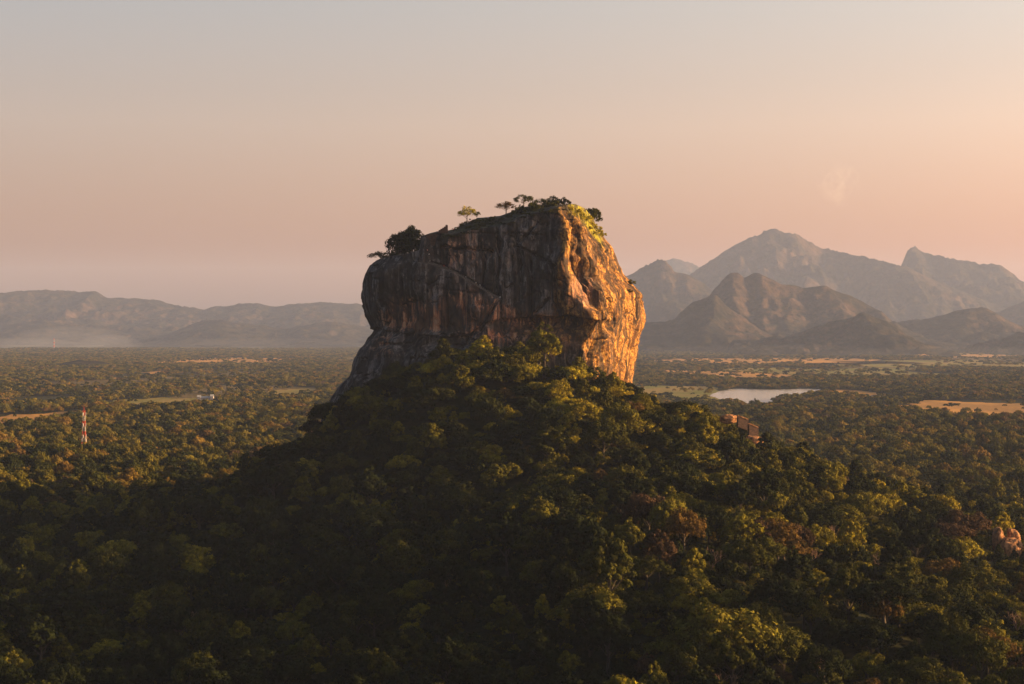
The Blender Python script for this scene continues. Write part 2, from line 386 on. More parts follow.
hill([(600, 325), (660, 300), (680, 282), (694, 272), (702, 265), (718, 256), (735, 244), (750, 237), (762, 233), (768, 228), (777, 226), (788, 230), (800, 231), (812, 237), (825, 243), (850, 251), (870, 256), (890, 264), (903, 267), (930, 280), (980, 300), (1040, 325)], 14500, 2500, 2)
hill([(820, 325), (870, 300), (893, 280), (901, 266), (907, 251), (912, 246), (918, 245), (923, 249), (930, 251), (945, 257), (965, 260), (980, 264), (994, 264), (1003, 270), (1014, 278), (1024, 283), (1060, 292), (1110, 320)], 15500, 2300, 5)
hill([(540, 320), (590, 296), (625, 276), (640, 268), (650, 263), (658, 258), (665, 259), (670, 264), (674, 271), (690, 276), (704, 284), (725, 300), (760, 325)], 12300, 1600, 8)
hill([(660, 340), (690, 322), (705, 302), (715, 288), (725, 276), (732, 269), (740, 271), (746, 277), (752, 273), (760, 271), (768, 276), (778, 282), (790, 284), (803, 288), (815, 286), (828, 285), (840, 290), (855, 297), (872, 306), (890, 320), (915, 334), (940, 345)], 9000, 1050, 12, 1.3, 11)
hill([(560, 338), (610, 322), (650, 322), (672, 318), (690, 304), (704, 298), (712, 293), (718, 298), (730, 309), (745, 320), (762, 331), (785, 342)], 8300, 700, 15, 1.2, 9)
hill([(720, 346), (770, 338), (800, 332), (820, 325), (835, 321), (850, 319), (862, 315), (872, 317), (884, 321), (896, 328), (910, 338), (930, 346)], 7400, 600, 18, 1.5, 8)
hill([(850, 336), (880, 325), (905, 321), (930, 316), (950, 310), (966, 306), (978, 308), (990, 313), (1003, 321), (1024, 327), (1060, 335)], 9400, 900, 21, 1.3, 11)
hill([(900, 330), (960, 318), (985, 316), (1000, 309), (1024, 300), (1060, 296), (1120, 310)], 12400, 1300, 23)
hill([(970, 346), (1000, 340), (1024, 331), (1060, 322), (1110, 340)], 7900, 600, 24, 1.4, 9)
hill([(-90, 300), (-40, 293), (0, 293), (18, 291), (38, 289), (55, 289), (75, 290), (92, 291), (103, 297), (125, 298), (150, 299), (166, 303), (185, 307), (205, 309), (215, 306), (228, 307), (238, 304), (255, 303), (280, 306), (300, 303), (320, 302), (345, 303), (370, 305), (420, 310), (500, 318), (560, 330)], 14500, 2300, 31)
hill([(130, 345), (170, 333), (190, 324), (205, 320), (225, 319), (245, 324), (265, 325), (290, 329), (310, 324), (335, 322), (360, 325), (420, 330), (470, 342)], 12000, 1300, 33)
hill([(-60, 330), (0, 325), (40, 322), (80, 326), (120, 331), (160, 340), (190, 346)], 13000, 1200, 35)
hill([(30, 369), (55, 364), (78, 359.5), (98, 361), (118, 366), (140, 371)], 4900, 260, 37, .3, 8)

# ------------------------------------------------------------------ the great rock
MY = 930.0; S = MY / F
Lp = [(200, 372), (262, 372), (270, 367), (280, 363.5), (292, 362), (305, 362.5), (316, 365), (324, 371), (328, 375), (333, 370), (345, 361), (360, 354), (372, 350), (385, 341), (400, 333), (415, 327), (440, 315), (500, 290)]
Rp = [(200, 600), (228, 600), (238, 606), (247, 612), (258, 616), (272, 621), (279, 627), (286, 633), (292, 640), (300, 643), (322, 643.5), (330, 640), (338, 635), (350, 632), (375, 632), (387, 631), (393, 627), (400, 621), (420, 612), (500, 612)]
Tp = [(350, 264), (372, 262), (385, 258), (400, 256), (415, 254), (425, 251), (426.2, 238), (437, 236), (446, 233), (455, 230.5), (470, 223), (478, 219), (500, 217.5), (512, 214), (518, 210), (530, 207.5), (545, 206), (572, 205), (582, 208), (590, 215), (600, 228), (650, 236)]
def pz(py): return CZ + (HY - py) * S
def pX(px): return (px - 512) * S
Lz = np.array([(pz(a), pX(b)) for a, b in Lp])[::-1]; Rz = np.array([(pz(a), pX(b)) for a, b in Rp])[::-1]
Tx = np.array([(pX(a), pz(b)) for a, b in Tp])
_zt = np.linspace(0, 260, 1041); _k = np.exp(-(np.arange(-30, 31) / 9.0) ** 2); _k /= _k.sum()
_sm = lambda T: np.convolve(np.pad(np.interp(_zt, T[:, 0], T[:, 1]), 30, 'edge'), _k, 'valid')
_XL, _XR = _sm(Lz), _sm(Rz); _k = np.exp(-(np.arange(-30, 31) / 14.0) ** 2); _k /= _k.sum(); _DP = _sm(np.array([(38, 92), (95, 84), (112, 73), (120, 73), (150, 70), (180, 60)], float))
XL = lambda z: np.interp(z, _zt, _XL); XR = lambda z: np.interp(z, _zt, _XR); TT = lambda x: np.interp(x, Tx[:, 0], Tx[:, 1])
foot = [(-1, .15), (-.95, -.3), (-.78, -.68), (-.45, -.84), (-.1, -.9), (.25, -.95), (.5, -1.0), (.6, -1.0), (.68, -.9), (.8, -.6), (.92, -.25), (1, .12), (.95, .55), (.6, .9), (0, 1), (-.55, .92), (-.92, .6)]
def catmull(P, n):
    P = np.array(P, float); m = len(P); out = []
    for i in range(m):
        a, b, c, d = P[i - 1], P[i], P[(i + 1) % m], P[(i + 2) % m]
        t = np.linspace(0, 1, n, endpoint=False)[:, None]
        out.append(.5 * (2 * b + (c - a) * t + (2 * a - 5 * b + 4 * c - d) * t ** 2 + (3 * b - a - 3 * c + d) * t ** 3))
    return np.concatenate(out)
fc = catmull(foot, 200); fc[:, 0] = np.clip(fc[:, 0], -1, 1)
seg = np.hypot(*(np.roll(fc, -1, 0) - fc).T); wgt = np.where(fc[:, 1] < .2, 1.0, .3); cum = np.concatenate([[0], np.cumsum(seg * wgt)])
NU = 1000; NV = 440; NC = 70
q = np.linspace(0, cum[-1], NU, endpoint=False); idx = np.interp(q, cum, np.arange(len(cum)))
fx = np.interp(idx, np.arange(len(fc) + 1), np.append(fc[:, 0], fc[0, 0])); fy = np.interp(idx, np.arange(len(fc) + 1), np.append(fc[:, 1], fc[0, 1]))
tx, ty = np.roll(fx, -3) - np.roll(fx, 3), (np.roll(fy, -3) - np.roll(fy, 3)); nl = np.hypot(tx * 70, ty * 72)
nxn, nyn = ty * 72 / nl, -tx * 70 / nl      # outward for counter-clockwise order
if (nxn * fx + nyn * fy).mean() < 0: nxn, nyn = -nxn, -nyn
arc = np.cumsum(np.hypot(np.diff(fx, append=fx[0]) * 70, np.diff(fy, append=fy[0]) * 72))
zb = 38.0; v = np.linspace(0, 1, NV)[:, None]; U = fx[None, :]; Wd = fy[None, :]
z = np.full((NV, NU), 140.0)
def depth(z): return np.interp(z, _zt, _DP)
for _ in range(14):
    xl, xr = XL(z), XR(z); X = xl + (U + 1) / 2 * (xr - xl)
    fr = sstep(-.2, -.9, Wd)
    top = TT(X) - fr * np.interp(X / S + 512, [440, 458, 480, 545, 570, 590], [0, 4, 7, 5, 1, 0]) - 2
    z = .4 * z + .6 * (zb + v * (top - zb))
Y = MY + Wd * depth(z) + np.interp(z, [38, 100], [-25, 0]) * fr * 0
def seg_side(px, py, a, b):  # signed distance (px) below line a-b
    dx, dy = b[0] - a[0], b[1] - a[1]; return ((px - a[0]) * dy - (py - a[1]) * dx) / math.hypot(dx, dy) * -1
def lines(px, P): return np.interp(px, [p[0] for p in P], [p[1] for p in P])
px = 512 + X / .513; py = HY - (z - CZ) / .513
D = np.zeros_like(z); A = arc[None, :]
D += 5.0 * fbm(X / 34, Y / 34, z / 46, 3, 11)
D += 4.2 * (np.maximum(np.maximum(fbm(X / 17, Y / 17, z / 21, 2, 12), fbm(X / 15, Y / 15, z / 24, 2, 13)), fbm(X / 19, Y / 19, z / 17, 2, 14)) - .25)
D += 1.5 * (np.maximum(fbm(X / 6, Y / 6, z / 8, 2, 15), fbm(X / 6.5, Y / 6.5, z / 7, 2, 16)) - .2)
_c1 = np.abs(fbm(X / 20, Y / 20, z / 13, 3, 18) + .12 * fbm(X / 3, Y / 3, z / 3, 2, 19)); _c2 = np.abs(fbm(X / 12, Y / 12, z / 30, 3, 20) + .1)
_gate = sstep(-.05, .25, fbm(X / 25, Y / 25, z / 25, 2, 24))
CRACK = np.maximum(np.exp(-(_c1 / .022) ** 2) * _gate, np.exp(-(_c2 / .018) ** 2) * (1 - _gate) * .8)
D += -1.7 * CRACK
D += 2.4 * fbm(A / 13 + 0 * z, z / 85, 1, 3, 21, True)
D += 1.0 * fbm(A / 4.2 + 0 * z, z / 22, 2, 3, 22)
D += 1.3 * fbm(X / 6, Y / 6, z / 5, 4, 25)
D += .25 * fbm(X / 1.6, Y / 1.6, z / 1.4, 2, 27)
frontm = sstep(-.15, -.55, Wd) * (U < .66)
# walkway ledge and belly on the front
led = lines(px, [(360, 255), (427, 262), (440, 266), (455, 272), (470, 281), (485, 290), (500, 299), (502, 340)])
belly = sstep(-.8, 1.2, py - led) * sstep(504, 498, px) * (px > 400)
left_edge = sstep(405, 430, px)
D += frontm * (belly * 6.0 - 2.4) * left_edge
D += frontm * (1 - left_edge) * 1.5 * sstep(255, 275, py)
# strata undercut
und = lines(px, [(350, 330), (372, 327), (400, 331), (440, 334), (470, 332), (482, 322), (500, 318), (520, 319), (540, 316), (565, 315), (590, 320), (615, 318), (650, 322)]) + 5 * fbm(A / 22 + 0 * z, 0 * z, 7, 4, 33)
t = py - und
D += (.45 + .75 * sstep(-.3, .3, fbm(A / 16 + 0 * z, z / 40, 8, 2, 35))) * np.where(t > 0, -4.6 * sstep(0, 1.5, t) * (1 - sstep(5, 22, t) * 1.1), 1.0 * sstep(-8, 0, t)) * np.interp(U, [.5, .72], [1, .06]) * (Wd < .3)
for (yy, am, sd_) in ((232, 1.2, 51), (250, .9, 52), (276, .8, 53), (296, 1.0, 54), (345, 1.6, 55), (362, 1.2, 56)):
    t = py - yy - 9 * fbm(A / 40 + 0 * z, z / 30, sd_, 3, sd_)
    D += -1.5 * am * np.exp(-(t / 1.3) ** 2) * sstep(-.1, .4, fbm(A / 18 + 0 * z, z / 18, sd_ + 4, 2, sd_)) + am * .5 * np.exp(-((t + 5) / 4) ** 2)
# big vertical clefts on the dark front
for cpx, y0, y1, am, wd in ((497, 222, 296, 3.0, 2.2), (517, 225, 300, 2.6, 2.5), (530, 255, 318, 3.6, 2.2), (556, 262, 316, 3.4, 3.0), (571, 208, 262, 1.5, 2.5), (480, 235, 285, 2.0, 1.6), (388, 262, 322, 1.8, 1.5), (405, 268, 325, 1.6, 1.5), (375, 270, 318, 1.6, 1.2), (450, 275, 328, 1.8, 1.4), (466, 285, 330, 1.6, 1.2)):
    cx = cpx + 4 * fbm(z / 16, cpx + 0 * z, 0, 2, 61)
    D += -1.5 * am * np.exp(-((px - cx) / wd) ** 2) * sstep(y0 - 4, y0 + 8, py) * sstep(y1 + 6, y1 - 4, py) * frontm
# shoulder: corner line, bulging prow, recessed dark hollow
prow = np.exp(-((px - lines(-py, [(-345, 598), (-315, 590), (-290, 572), (-262, 561), (-245, 572), (-205, 578)])) / 9) ** 2)
D += 3.4 * prow * sstep(215, 250, py) * (Wd < -.2)
hol = np.exp(-(((px - 586) / 15) ** 2 + ((py - 288 - (px - 586) * .8) / 17) ** 2) ** 2)
D += -5.0 * hol * (Wd < -.2)
# right-hand face: slanting ribs
D += (U > .6) * (Wd < .3) * (2.4 * fbm((Wd * 70 + z * .45) / 17 + .6 * fbm(X / 9, Y / 9, z / 12, 2, 70), z / 40, 3, 3, 71, True) + .5 * fbm((Wd * 70 + z * .6) / 3.5, z / 16, 4, 3, 72))
gate = sstep(1.0, .93, v) * 1.0 + 0 * z; gate = .25 + .75 * gate
lim = np.where(np.abs(nxn)[None, :] > .93, .6, 1.0)
D += 4.2 * np.exp(-((px - 566) / 10) ** 2 - ((py - 226) / 16) ** 2) * (Wd < -.2)
D += 5.0 * np.exp(-((px - 561 - (py - 262) * -.12) / 8) ** 2 - ((py - 268) / 22) ** 2) * (Wd < -.2)
D += -5.5 * np.exp(-((py - led + .8) / 1.1) ** 2) * (px > 426) * (px < 502) * frontm
crk = [(500, 299, 481, 330), (548, 300, 530, 316), (515, 245, 556, 266), (545, 213, 520, 240), (440, 246, 492, 252)]
for (ax, ay, bx, by) in crk:
    tt_ = np.clip(((px - ax) * (bx - ax) + (py - ay) * (by - ay)) / ((bx - ax) ** 2 + (by - ay) ** 2), 0, 1)
    dd = np.hypot(px - ax - tt_ * (bx - ax), py - ay - tt_ * (by - ay) + 2.5 * fbm(X / 5, z / 5, ax, 2, 5)); D += -4.0 * np.exp(-(dd / 1.5) ** 2) * frontm
D -= 6 * np.exp(-((px - 498) / 13) ** 2 - ((py - 350) / 20) ** 2) * frontm + 1.4 * (np.abs(nxn)[None, :] > .9)
D = D * gate * lim
X = X + nxn[None, :] * D; Y = Y + nyn[None, :] * D
# cap
cxm, cym = pX(492), MY
rings = []
for i in range(1, NC + 1):
    f = 1 - (i / NC) ** 1.0
    xx = cxm + (X[-1] - cxm) * f; yy = cym + (Y[-1] - cym) * f
    e = 1 - f; k = sstep(0, .35, e)
    zt = TT(xx) + 1.0 * fbm(xx / 14, yy / 14, 0, 3, 81)
    frc = sstep(cym - 5, cym - 55, yy)
    zt = zt - frc * np.interp(xx / S + 512, [440, 458, 480, 545, 570, 590], [0, 3, 6, 4, 1, 0])
    zz = z[-1] * (1 - k) + zt * k
    rings.append((xx, yy, zz))
Xa = np.vstack([X] + [r[0][None] for r in rings]); Ya = np.vstack([Y] + [r[1][None] for r in rings]); Za = np.vstack([z] + [r[2][None] for r in rings])
nr = Xa.shape[0]; i = np.arange((nr - 1) * NU); r_ = i // NU; c_ = i % NU
fq = np.stack([r_ * NU + c_, r_ * NU + (c_ + 1) % NU, (r_ + 1) * NU + (c_ + 1) % NU, (r_ + 1) * NU + c_], 1)
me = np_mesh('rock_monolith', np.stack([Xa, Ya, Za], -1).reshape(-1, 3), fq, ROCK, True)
pxa = 512 + Xa / .513; pya = HY - (Za - CZ) / .513
def blob(cx, cy, rx, ry, p=2): return np.exp(-((((pxa - cx) / rx) ** 2 + ((pya - cy) / ry) ** 2) ** p))
Ua = np.vstack([np.repeat(U, NV, 0), np.repeat(U, NC, 0)]); Wa = np.vstack([np.repeat(Wd, NV, 0), np.repeat(Wd, NC, 0)])
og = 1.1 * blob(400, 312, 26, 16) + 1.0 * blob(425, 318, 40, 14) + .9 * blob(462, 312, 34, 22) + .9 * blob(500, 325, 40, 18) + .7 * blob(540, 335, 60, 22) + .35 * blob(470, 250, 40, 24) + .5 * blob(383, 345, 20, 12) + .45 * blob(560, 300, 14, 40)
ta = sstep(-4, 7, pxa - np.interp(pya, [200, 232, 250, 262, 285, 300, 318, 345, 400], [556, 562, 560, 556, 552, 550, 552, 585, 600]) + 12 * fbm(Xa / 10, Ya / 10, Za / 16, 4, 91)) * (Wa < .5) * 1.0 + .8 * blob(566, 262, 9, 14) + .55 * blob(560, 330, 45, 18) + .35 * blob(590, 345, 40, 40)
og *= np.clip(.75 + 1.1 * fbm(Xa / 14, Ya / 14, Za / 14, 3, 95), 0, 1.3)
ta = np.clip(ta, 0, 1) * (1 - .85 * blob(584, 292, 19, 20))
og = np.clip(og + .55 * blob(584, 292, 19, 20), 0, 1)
gr = np.zeros_like(Xa); gr[NV + 6:] = 1; gr = np.maximum(gr, sstep(-2, 6, Za - (TT(Xa) - 9)) * .8 * (Wa < 0) * (pxa > 440) * (pxa < 570))
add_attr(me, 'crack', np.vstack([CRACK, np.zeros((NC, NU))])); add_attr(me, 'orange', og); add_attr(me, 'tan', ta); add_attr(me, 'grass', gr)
_sl = np.interp(pxa, [566, 572, 582, 590, 600, 606], [200, 203, 206, 213, 226, 236]) + 2
lime = sstep(566, 573, pxa) * sstep(612, 604, pxa) * (1 - sstep(2, 13, pya - _sl + 4 * fbm(Xa / 5, Ya / 5, Za / 5, 3, 97)))
add_attr(me, 'lime', lime * (Wa < .6))
rock = link('rock_monolith', me)
tag(rock, 'huge flat-topped sheer rock outcrop with dark streaked front and golden sunlit right face', 'rock outcrop')
bvh = BVHTree.FromPolygons([tuple(p) for p in np.stack([Xa, Ya, Za], -1).reshape(-1, 3)[:]], fq.tolist())
def hit(px_, py_):
    d = Vector(((px_ - 512) / F, 1, (HY - py_) / F)); h = bvh.ray_cast(Vector((0, 0, CZ)), d.normalized()); return h[0]
def rock_top(x, y):
    h = bvh.ray_cast(Vector((x, y, 400)), Vector((0, 0, -1))); return h[0].z if h[0] else None

# ------------------------------------------------------------------ trees
def crown_mesh(name, seed, n, leaf, rad=6.2, hgt=5.6, z0=5.8, lobes=13, m=FOL, dens=1.0, flat=1.0):
    r = np.random.default_rng(seed)
    L_ = []; lobes = int(lobes * 1.9)
    for k in range(lobes):
        a = r.uniform(0, 6.283); q = math.sqrt(r.uniform(0, 1)) * .72 if k else 0
        lr = rad * (r.uniform(.08, .2) if k % 5 else r.uniform(.2, .3))
        q = q * 1.18
        zc = z0 + hgt * (1 - (q / .98) ** 2) * (r.uniform(.62, .95) if k % 4 else r.uniform(.1, .5)) * flat + r.uniform(-.4, .3)
        L_.append((math.cos(a) * q * rad, math.sin(a) * q * rad, zc, lr))
    L_ = np.array(L_)
    wts = L_[:, 3] ** 2; k = r.choice(len(L_), n, p=wts / wts.sum())
    d = r.normal(size=(n, 3)); d[:, 2] = d[:, 2] * .9 + .35; d /= np.linalg.norm(d, axis=1)[:, None]
    rr = L_[k, 3] * (r.uniform(.62, 1.06, n)) * (1 + .22 * noise(d[:, 0] * 2.7 + k, d[:, 1] * 2.7, d[:, 2] * 2.7, seed))
    c = L_[k, :3] + d * rr[:, None] * np.array([1, 1, .8])
    if dens < 1:
        keep = noise(c[:, 0] / 1.6, c[:, 1] / 1.6, c[:, 2] / 1.6, seed) < dens; c = c[keep]; d = d[keep]; k = k[keep]
    n = len(c)
    nrm = d + r.normal(size=(n, 3)) * .28; nrm /= np.linalg.norm(nrm, axis=1)[:, None]
    up = r.normal(size=(n, 3)); u = np.cross(nrm, up); u /= np.linalg.norm(u, axis=1)[:, None]; v = np.cross(nrm, u)
    s = leaf * r.uniform(.55, 1.25, (n, 1)); u = u * s; v = v * s * r.uniform(.5, .9, (n, 1))
    V = np.stack([c - u * .5, c + v * .5 - u * .05, c + u * .55, c - v * .5 + u * .1], 1).reshape(-1, 3)
    me = np_mesh(name, V, np.arange(4 * n).reshape(-1, 4), m)
    lf = np.clip(r.uniform(0, 1, n) * .55 + .45 * r.uniform(0, 1, len(L_))[k], 0, 1)
    add_attr(me, 'leaf', np.repeat(lf, 4)); return me
def trunk_mesh(name, seed, h=8.5, r0=.38, spread=3.2):
    r = random.Random(seed); b = MB()
    top = (r.uniform(-.5, .5), r.uniform(-.5, .5), h)
    b.tube([(0, 0, -1.5), (0, 0, 0), (top[0] * .4, top[1] * .4, h * .5), top], [r0 * 1.4, r0 * 1.1, r0 * .75, r0 * .3], 6)
    for k in range(6):
        a = k * 1.05 + r.uniform(-.3, .3); z = h * r.uniform(.42, .7); q = spread * r.uniform(.7, 1.2)
        b.tube([(top[0] * .4, top[1] * .4, z), (math.cos(a) * q * .5, math.sin(a) * q * .5, z + 1.4), (math.cos(a) * q, math.sin(a) * q, z + r.uniform(2.4, 3.8))], [r0 * .4, r0 * .26, r0 * .1], 5)
    me = bpy.data.meshes.new(name); me.from_pydata(b.v, [], b.f); me.materials.append(BARK); return me
NSH = 6
CROWN_N = [crown_mesh('crown', 100 + k, 6500, .5, rad=(6.2, 6.8, 5.0, 7.4, 4.6, 6.4)[k], hgt=(4.6, 5.6, 7.4, 4.0, 7.8, 6.2)[k], lobes=(34, 44, 30, 26, 36, 52)[k], dens=(.9, .62, .95, .5, .8, 1)[k]) for k in range(NSH)]
TRUNKS = [trunk_mesh('trunk', k) for k in range(NSH)]
def bare_mesh(seed):
    r = random.Random(seed); b = MB()
    def grow(p, d, ln, rad, lev):
        q = p + d * ln; m = (p + q) / 2 + Vector((r.uniform(-1, 1), r.uniform(-1, 1), 0)) * ln * .06
        b.tube([p, m, q], [rad, rad * .85, rad * .7], 5 if lev < 2 else 3)
        if lev < 5:
            for k in range(3 if lev < 3 else 2 + (r.random() < .5)):
                n_ = (d + Vector((r.uniform(-1, 1), r.uniform(-1, 1), r.uniform(-.35, .55))) * .85).normalized(); grow(q, n_, ln * r.uniform(.6, .82), rad * .62, lev + 1)
    grow(Vector((0, 0, -1)), Vector((0, 0, 1)), 3.8, .24, 0); me = bpy.data.meshes.new('branches'); me.from_pydata(b.v, [], b.f); me.materials.append(PALE); return me
PALE = mat('pale_twigs', (.20, .13, .09), .9, .05)
BARE = [bare_mesh(k) for k in (3, 8, 14)]
def make_tree(name, x, y, z, s, rz, shape, kind, label, group=None, sz=None):
    e = empty(name, (x, y, z), rz); e.scale = (s * rng.uniform(.8, 1.22), s * rng.uniform(.8, 1.22), s * (sz or 1))
    t = link('trunk', TRUNKS[shape], e)
    c = link('crown', CROWN_N[shape], e)
    c.material_slots[0].link = 'OBJECT'; c.material_slots[0].material = KINDM[kind]
    tag(e, label, 'tree', group); return e

# scatter
def tree_spacing(d): return np.interp(d, [400, 1500, 3000, 5500, 9500], [8.2, 9.2, 11, 16, 24])
P_ = []
bands = [(395, 1000), (1000, 1600), (1600, 2400), (2400, 3400), (3400, 4800), (4800, 6800), (6800, 9600)]
for y0, y1 in bands:
    sp = float(tree_spacing((y0 + y1) / 2)); hw = .345 * y1 + 60
    ny_, nx_ = int((y1 - y0) / sp), int(2 * hw / sp)
    a, b = np.meshgrid(np.arange(nx_), np.arange(ny_))
    x = (a + .5 * (b % 2) + rng.uniform(-.42, .42, a.shape)) * sp - hw; y = y0 + (b + rng.uniform(-.42, .42, a.shape)) * sp
    x, y = x.ravel(), y.ravel(); k = np.abs(x) < .325 * y + 40
    P_.append(np.stack([x[k], y[k], np.full(k.sum(), sp)], 1))
P_ = np.concatenate(P_); x, y, sp = P_.T
keep = np.ones(len(x), bool)
for Pf in FP: keep &= ~(inpoly(x, y, Pf) | inpoly(x, y + 60 * (y > 1300), Pf) | (inpoly(x, y + 130, Pf) & (x > 400))) | (rng.uniform(size=len(x)) < .02 + .05 * (y > 3300))
keep &= ~(inpoly(x, y, LAKEW) | inpoly(x, y + 70, LAKEW))
keep &= ~(far_open(x, y) & (rng.uniform(size=len(x)) < .88))
keep &= rng.uniform(size=len(x)) > .015
LANE = np.array([(18, 842), (30, 836), (40, 822), (46, 806), (50, 792)])   # sunny grass gully below the rock
x, y, sp = x[keep], y[keep], sp[keep]; z = TH(x, y)
near = y < 1150
ok = np.ones(len(x), bool)
for i in np.where(near)[0]:
    h = rock_top(x[i], y[i])
    if h is not None and h > z[i] - 4: ok[i] = False
    elif np.min(np.hypot(LANE[:, 0] - x[i], LANE[:, 1] - y[i])) < 7: ok[i] = False
KEEPOUT = [(*G0(84, 462), 8), (*G0(205, 403), 22), (*G0(876, 399), 14), (*G0(212, 458), 8)]
def ground_d(px_, py_, hgt):
    for d in np.arange(420, 3000, 4.0):
        x_ = (px_ - 512) * d / F
        if CZ + (HY - py_) * d / F <= float(TH([x_], [d])[0]) + hgt: return float(d)
    return 3000.0
BD = ground_d(1003, 538, 9); print('boulder distance', BD)
BO = [W(1003, 536, BD), W(742, 420, 850), W(748, 430, 838), W(1003, 536, BD - 10), (W(742, 420, 850)[0], 838, 0), (W(752, 420, 850)[0], 826, 0), (W(758, 440, 838)[0], 824, 0), (W(734, 440, 838)[0], 836, 0)]
for cx, cy, r0 in KEEPOUT + [(b[0], b[1], 9) for b in BO]: ok &= ~((np.hypot(x - cx, y - cy) < r0) | ((np.abs(x - cx * y / cy) < r0 * .8) & (y < cy) & (y > cy - r0 * 2.2)))
x, y, sp, z = x[ok], y[ok], sp[ok], z[ok]
for Pf in FP + [LAKEW]:
    cx, cy = Pf.mean(0); rx = np.ptp(Pf[:, 0]) / 2 * 1.35 + 30; ry = np.ptp(Pf[:, 1]) / 2 * 1.35 + 60
    z = np.where(y > 1000, z * sstep(.85, 1.15, np.hypot((x - cx) / rx, (y - cy) / ry)), z)
n = len(x); s = sp / 9.0 * rng.lognormal(0, .36, n) * .86; s = np.clip(s, .35, 1.45 * sp / 9)
big = rng.uniform(size=n) < .05; s[big & (y < 3000)] *= 1.35
rz = rng.uniform(0, 6.283, n); shp = rng.integers(0, NSH, n)
# the 275 nearest in frame are trees of their own
ppx = 512 + x * F / y; ppy = HY + (CZ - z - 9 * s) * F / y
inf = (ppx > -12) & (ppx < 1036) & (ppy < 690)
size = np.where(inf, s / y, 0); order = np.argsort(-size)[:272]
ind = np.zeros(n, bool); ind[order] = True
KN = {'dark': 'dark green tree', 'mid': 'mid green tree', 'yellow': 'yellow-green tree', 'gold': 'golden brown tree', 'russet': 'russet tree'}
for i in order:
    u = rng.uniform() - (.22 if ppx[i] < 640 and ppy[i] > 430 else 0.) + .25 * float(noise(x[i] / 60, y[i] / 60, 0, 77)) + (.08 if ppx[i] > 620 else -.06)  # leaf kinds skewed darker at lower left, painting in the hill's shade
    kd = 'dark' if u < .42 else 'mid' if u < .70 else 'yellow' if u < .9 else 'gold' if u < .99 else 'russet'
    if ppy[i] > 590: rg = 'in the nearest canopy'
    elif ppy[i] > 480: rg = 'on the lower slope below the rock'
    else: rg = 'just under the rock'
    sd_ = 'left' if ppx[i] < 350 else 'middle' if ppx[i] < 690 else 'right'
    sw = 'large' if s[i] > 1.15 else 'small' if s[i] < .8 else 'medium'
    lab = f'{sw} {KN[kd]} {rg}, {sd_} side'
    if u > 1.06 or rng.uniform() < .02:
        o = link('bare_tree', BARE[int(shp[i]) % 3]); o.location = (x[i], y[i], z[i] - .3); o.rotation_euler.z = rz[i]; k_ = min(1.0, max(.8, s[i])); o.scale = (k_,) * 3
        tag(o, f'pale leafless tree {rg}, {sd_} side', 'tree', f'leafless trees {rg}, {sd_}'); continue
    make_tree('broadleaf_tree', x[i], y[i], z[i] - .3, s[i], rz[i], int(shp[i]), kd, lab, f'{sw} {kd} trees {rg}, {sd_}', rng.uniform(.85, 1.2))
# the rest: one forest
fx_, fy_, fz_, fs_, fr_, fk_ = x[~ind], y[~ind], z[~ind], s[~ind], rz[~ind], shp[~ind]
uy = rng.uniform(395, 1700, 30000); ux = rng.uniform(-1, 1, 30000) * (.325 * uy + 30); k_ = np.ones(len(ux), bool); k_ &= rng.uniform(size=len(ux)) < uy / 1700
for Pf in FP: k_ &= ~inpoly(ux, uy, Pf)
for i in np.where(k_ & (uy < 1050) & (uy > 820) & (np.abs(ux) < 110))[0]:
    h = rock_top(ux[i], uy[i])
    if h is not None and h > float(TH([ux[i]], [uy[i]])[0]) - 4: k_[i] = False
ux, uy = ux[k_], uy[k_]; m_ = len(ux)
fx_ = np.append(fx_, ux); fy_ = np.append(fy_, uy); fz_ = np.append(fz_, TH(ux, uy)); fs_ = np.append(fs_, rng.uniform(.3, .62, m_)); fr_ = np.append(fr_, rng.uniform(0, 6.28, m_)); fk_ = np.append(fk_, rng.integers(0, NSH, m_))
isu = np.arange(len(fx_)) >= len(fx_) - m_; fz_ = np.where(isu, fz_ - 1.2, fz_)
pc = bpy.data.collections.new('forest_tree_kinds')
def proto(nm, me): o = bpy.data.objects.new(nm, me); pc.objects.link(o)
for k in range(NSH): proto('forest_a_crown_%d' % k, crown_mesh('canopy', 200 + k, 2600, .75, rad=6.3 + .4 * (k % 3), hgt=4.6 + k % 3, lobes=28 + 4 * (k % 4), z0=6.2, dens=.85 if k % 2 else 1))
for k in range(NSH): proto('forest_b_crown_%d' % k, crown_mesh('canopy', 300 + k, 500, 1.5, rad=6.3, hgt=5, lobes=16, z0=4.2))
for k in range(NSH): proto('forest_c_crown_%d' % k, crown_mesh('canopy', 600 + k, 3400, .66, rad=(6.0, 6.8, 4.8, 7.4, 4.4, 6.2)[k], hgt=(4.6, 5.6, 7.0, 4.0, 7.6, 6.2)[k], lobes=(30, 40, 28, 24, 32, 46)[k], z0=5.4, m=FOLH, dens=(.9, .65, .95, .5, .8, 1)[k]))
fi = np.where(fy_ > 2300, fk_ + NSH, np.where((fy_ < 1060) & (np.abs(fx_ - 20) < 330), fk_ + 2 * NSH, fk_))
XS = np.interp(fy_, [950, 1150], [1, .84])
me = bpy.data.meshes.new('forest'); me.vertices.add(len(fx_)); me.vertices.foreach_set('co', np.stack([fx_, fy_, fz_ - .5], 1).astype(np.float32).ravel())
a = me.attributes.new('pick', 'INT', 'POINT'); a.data.foreach_set('value', fi.astype(np.int32))
add_attr(me, 'turn', fr_)
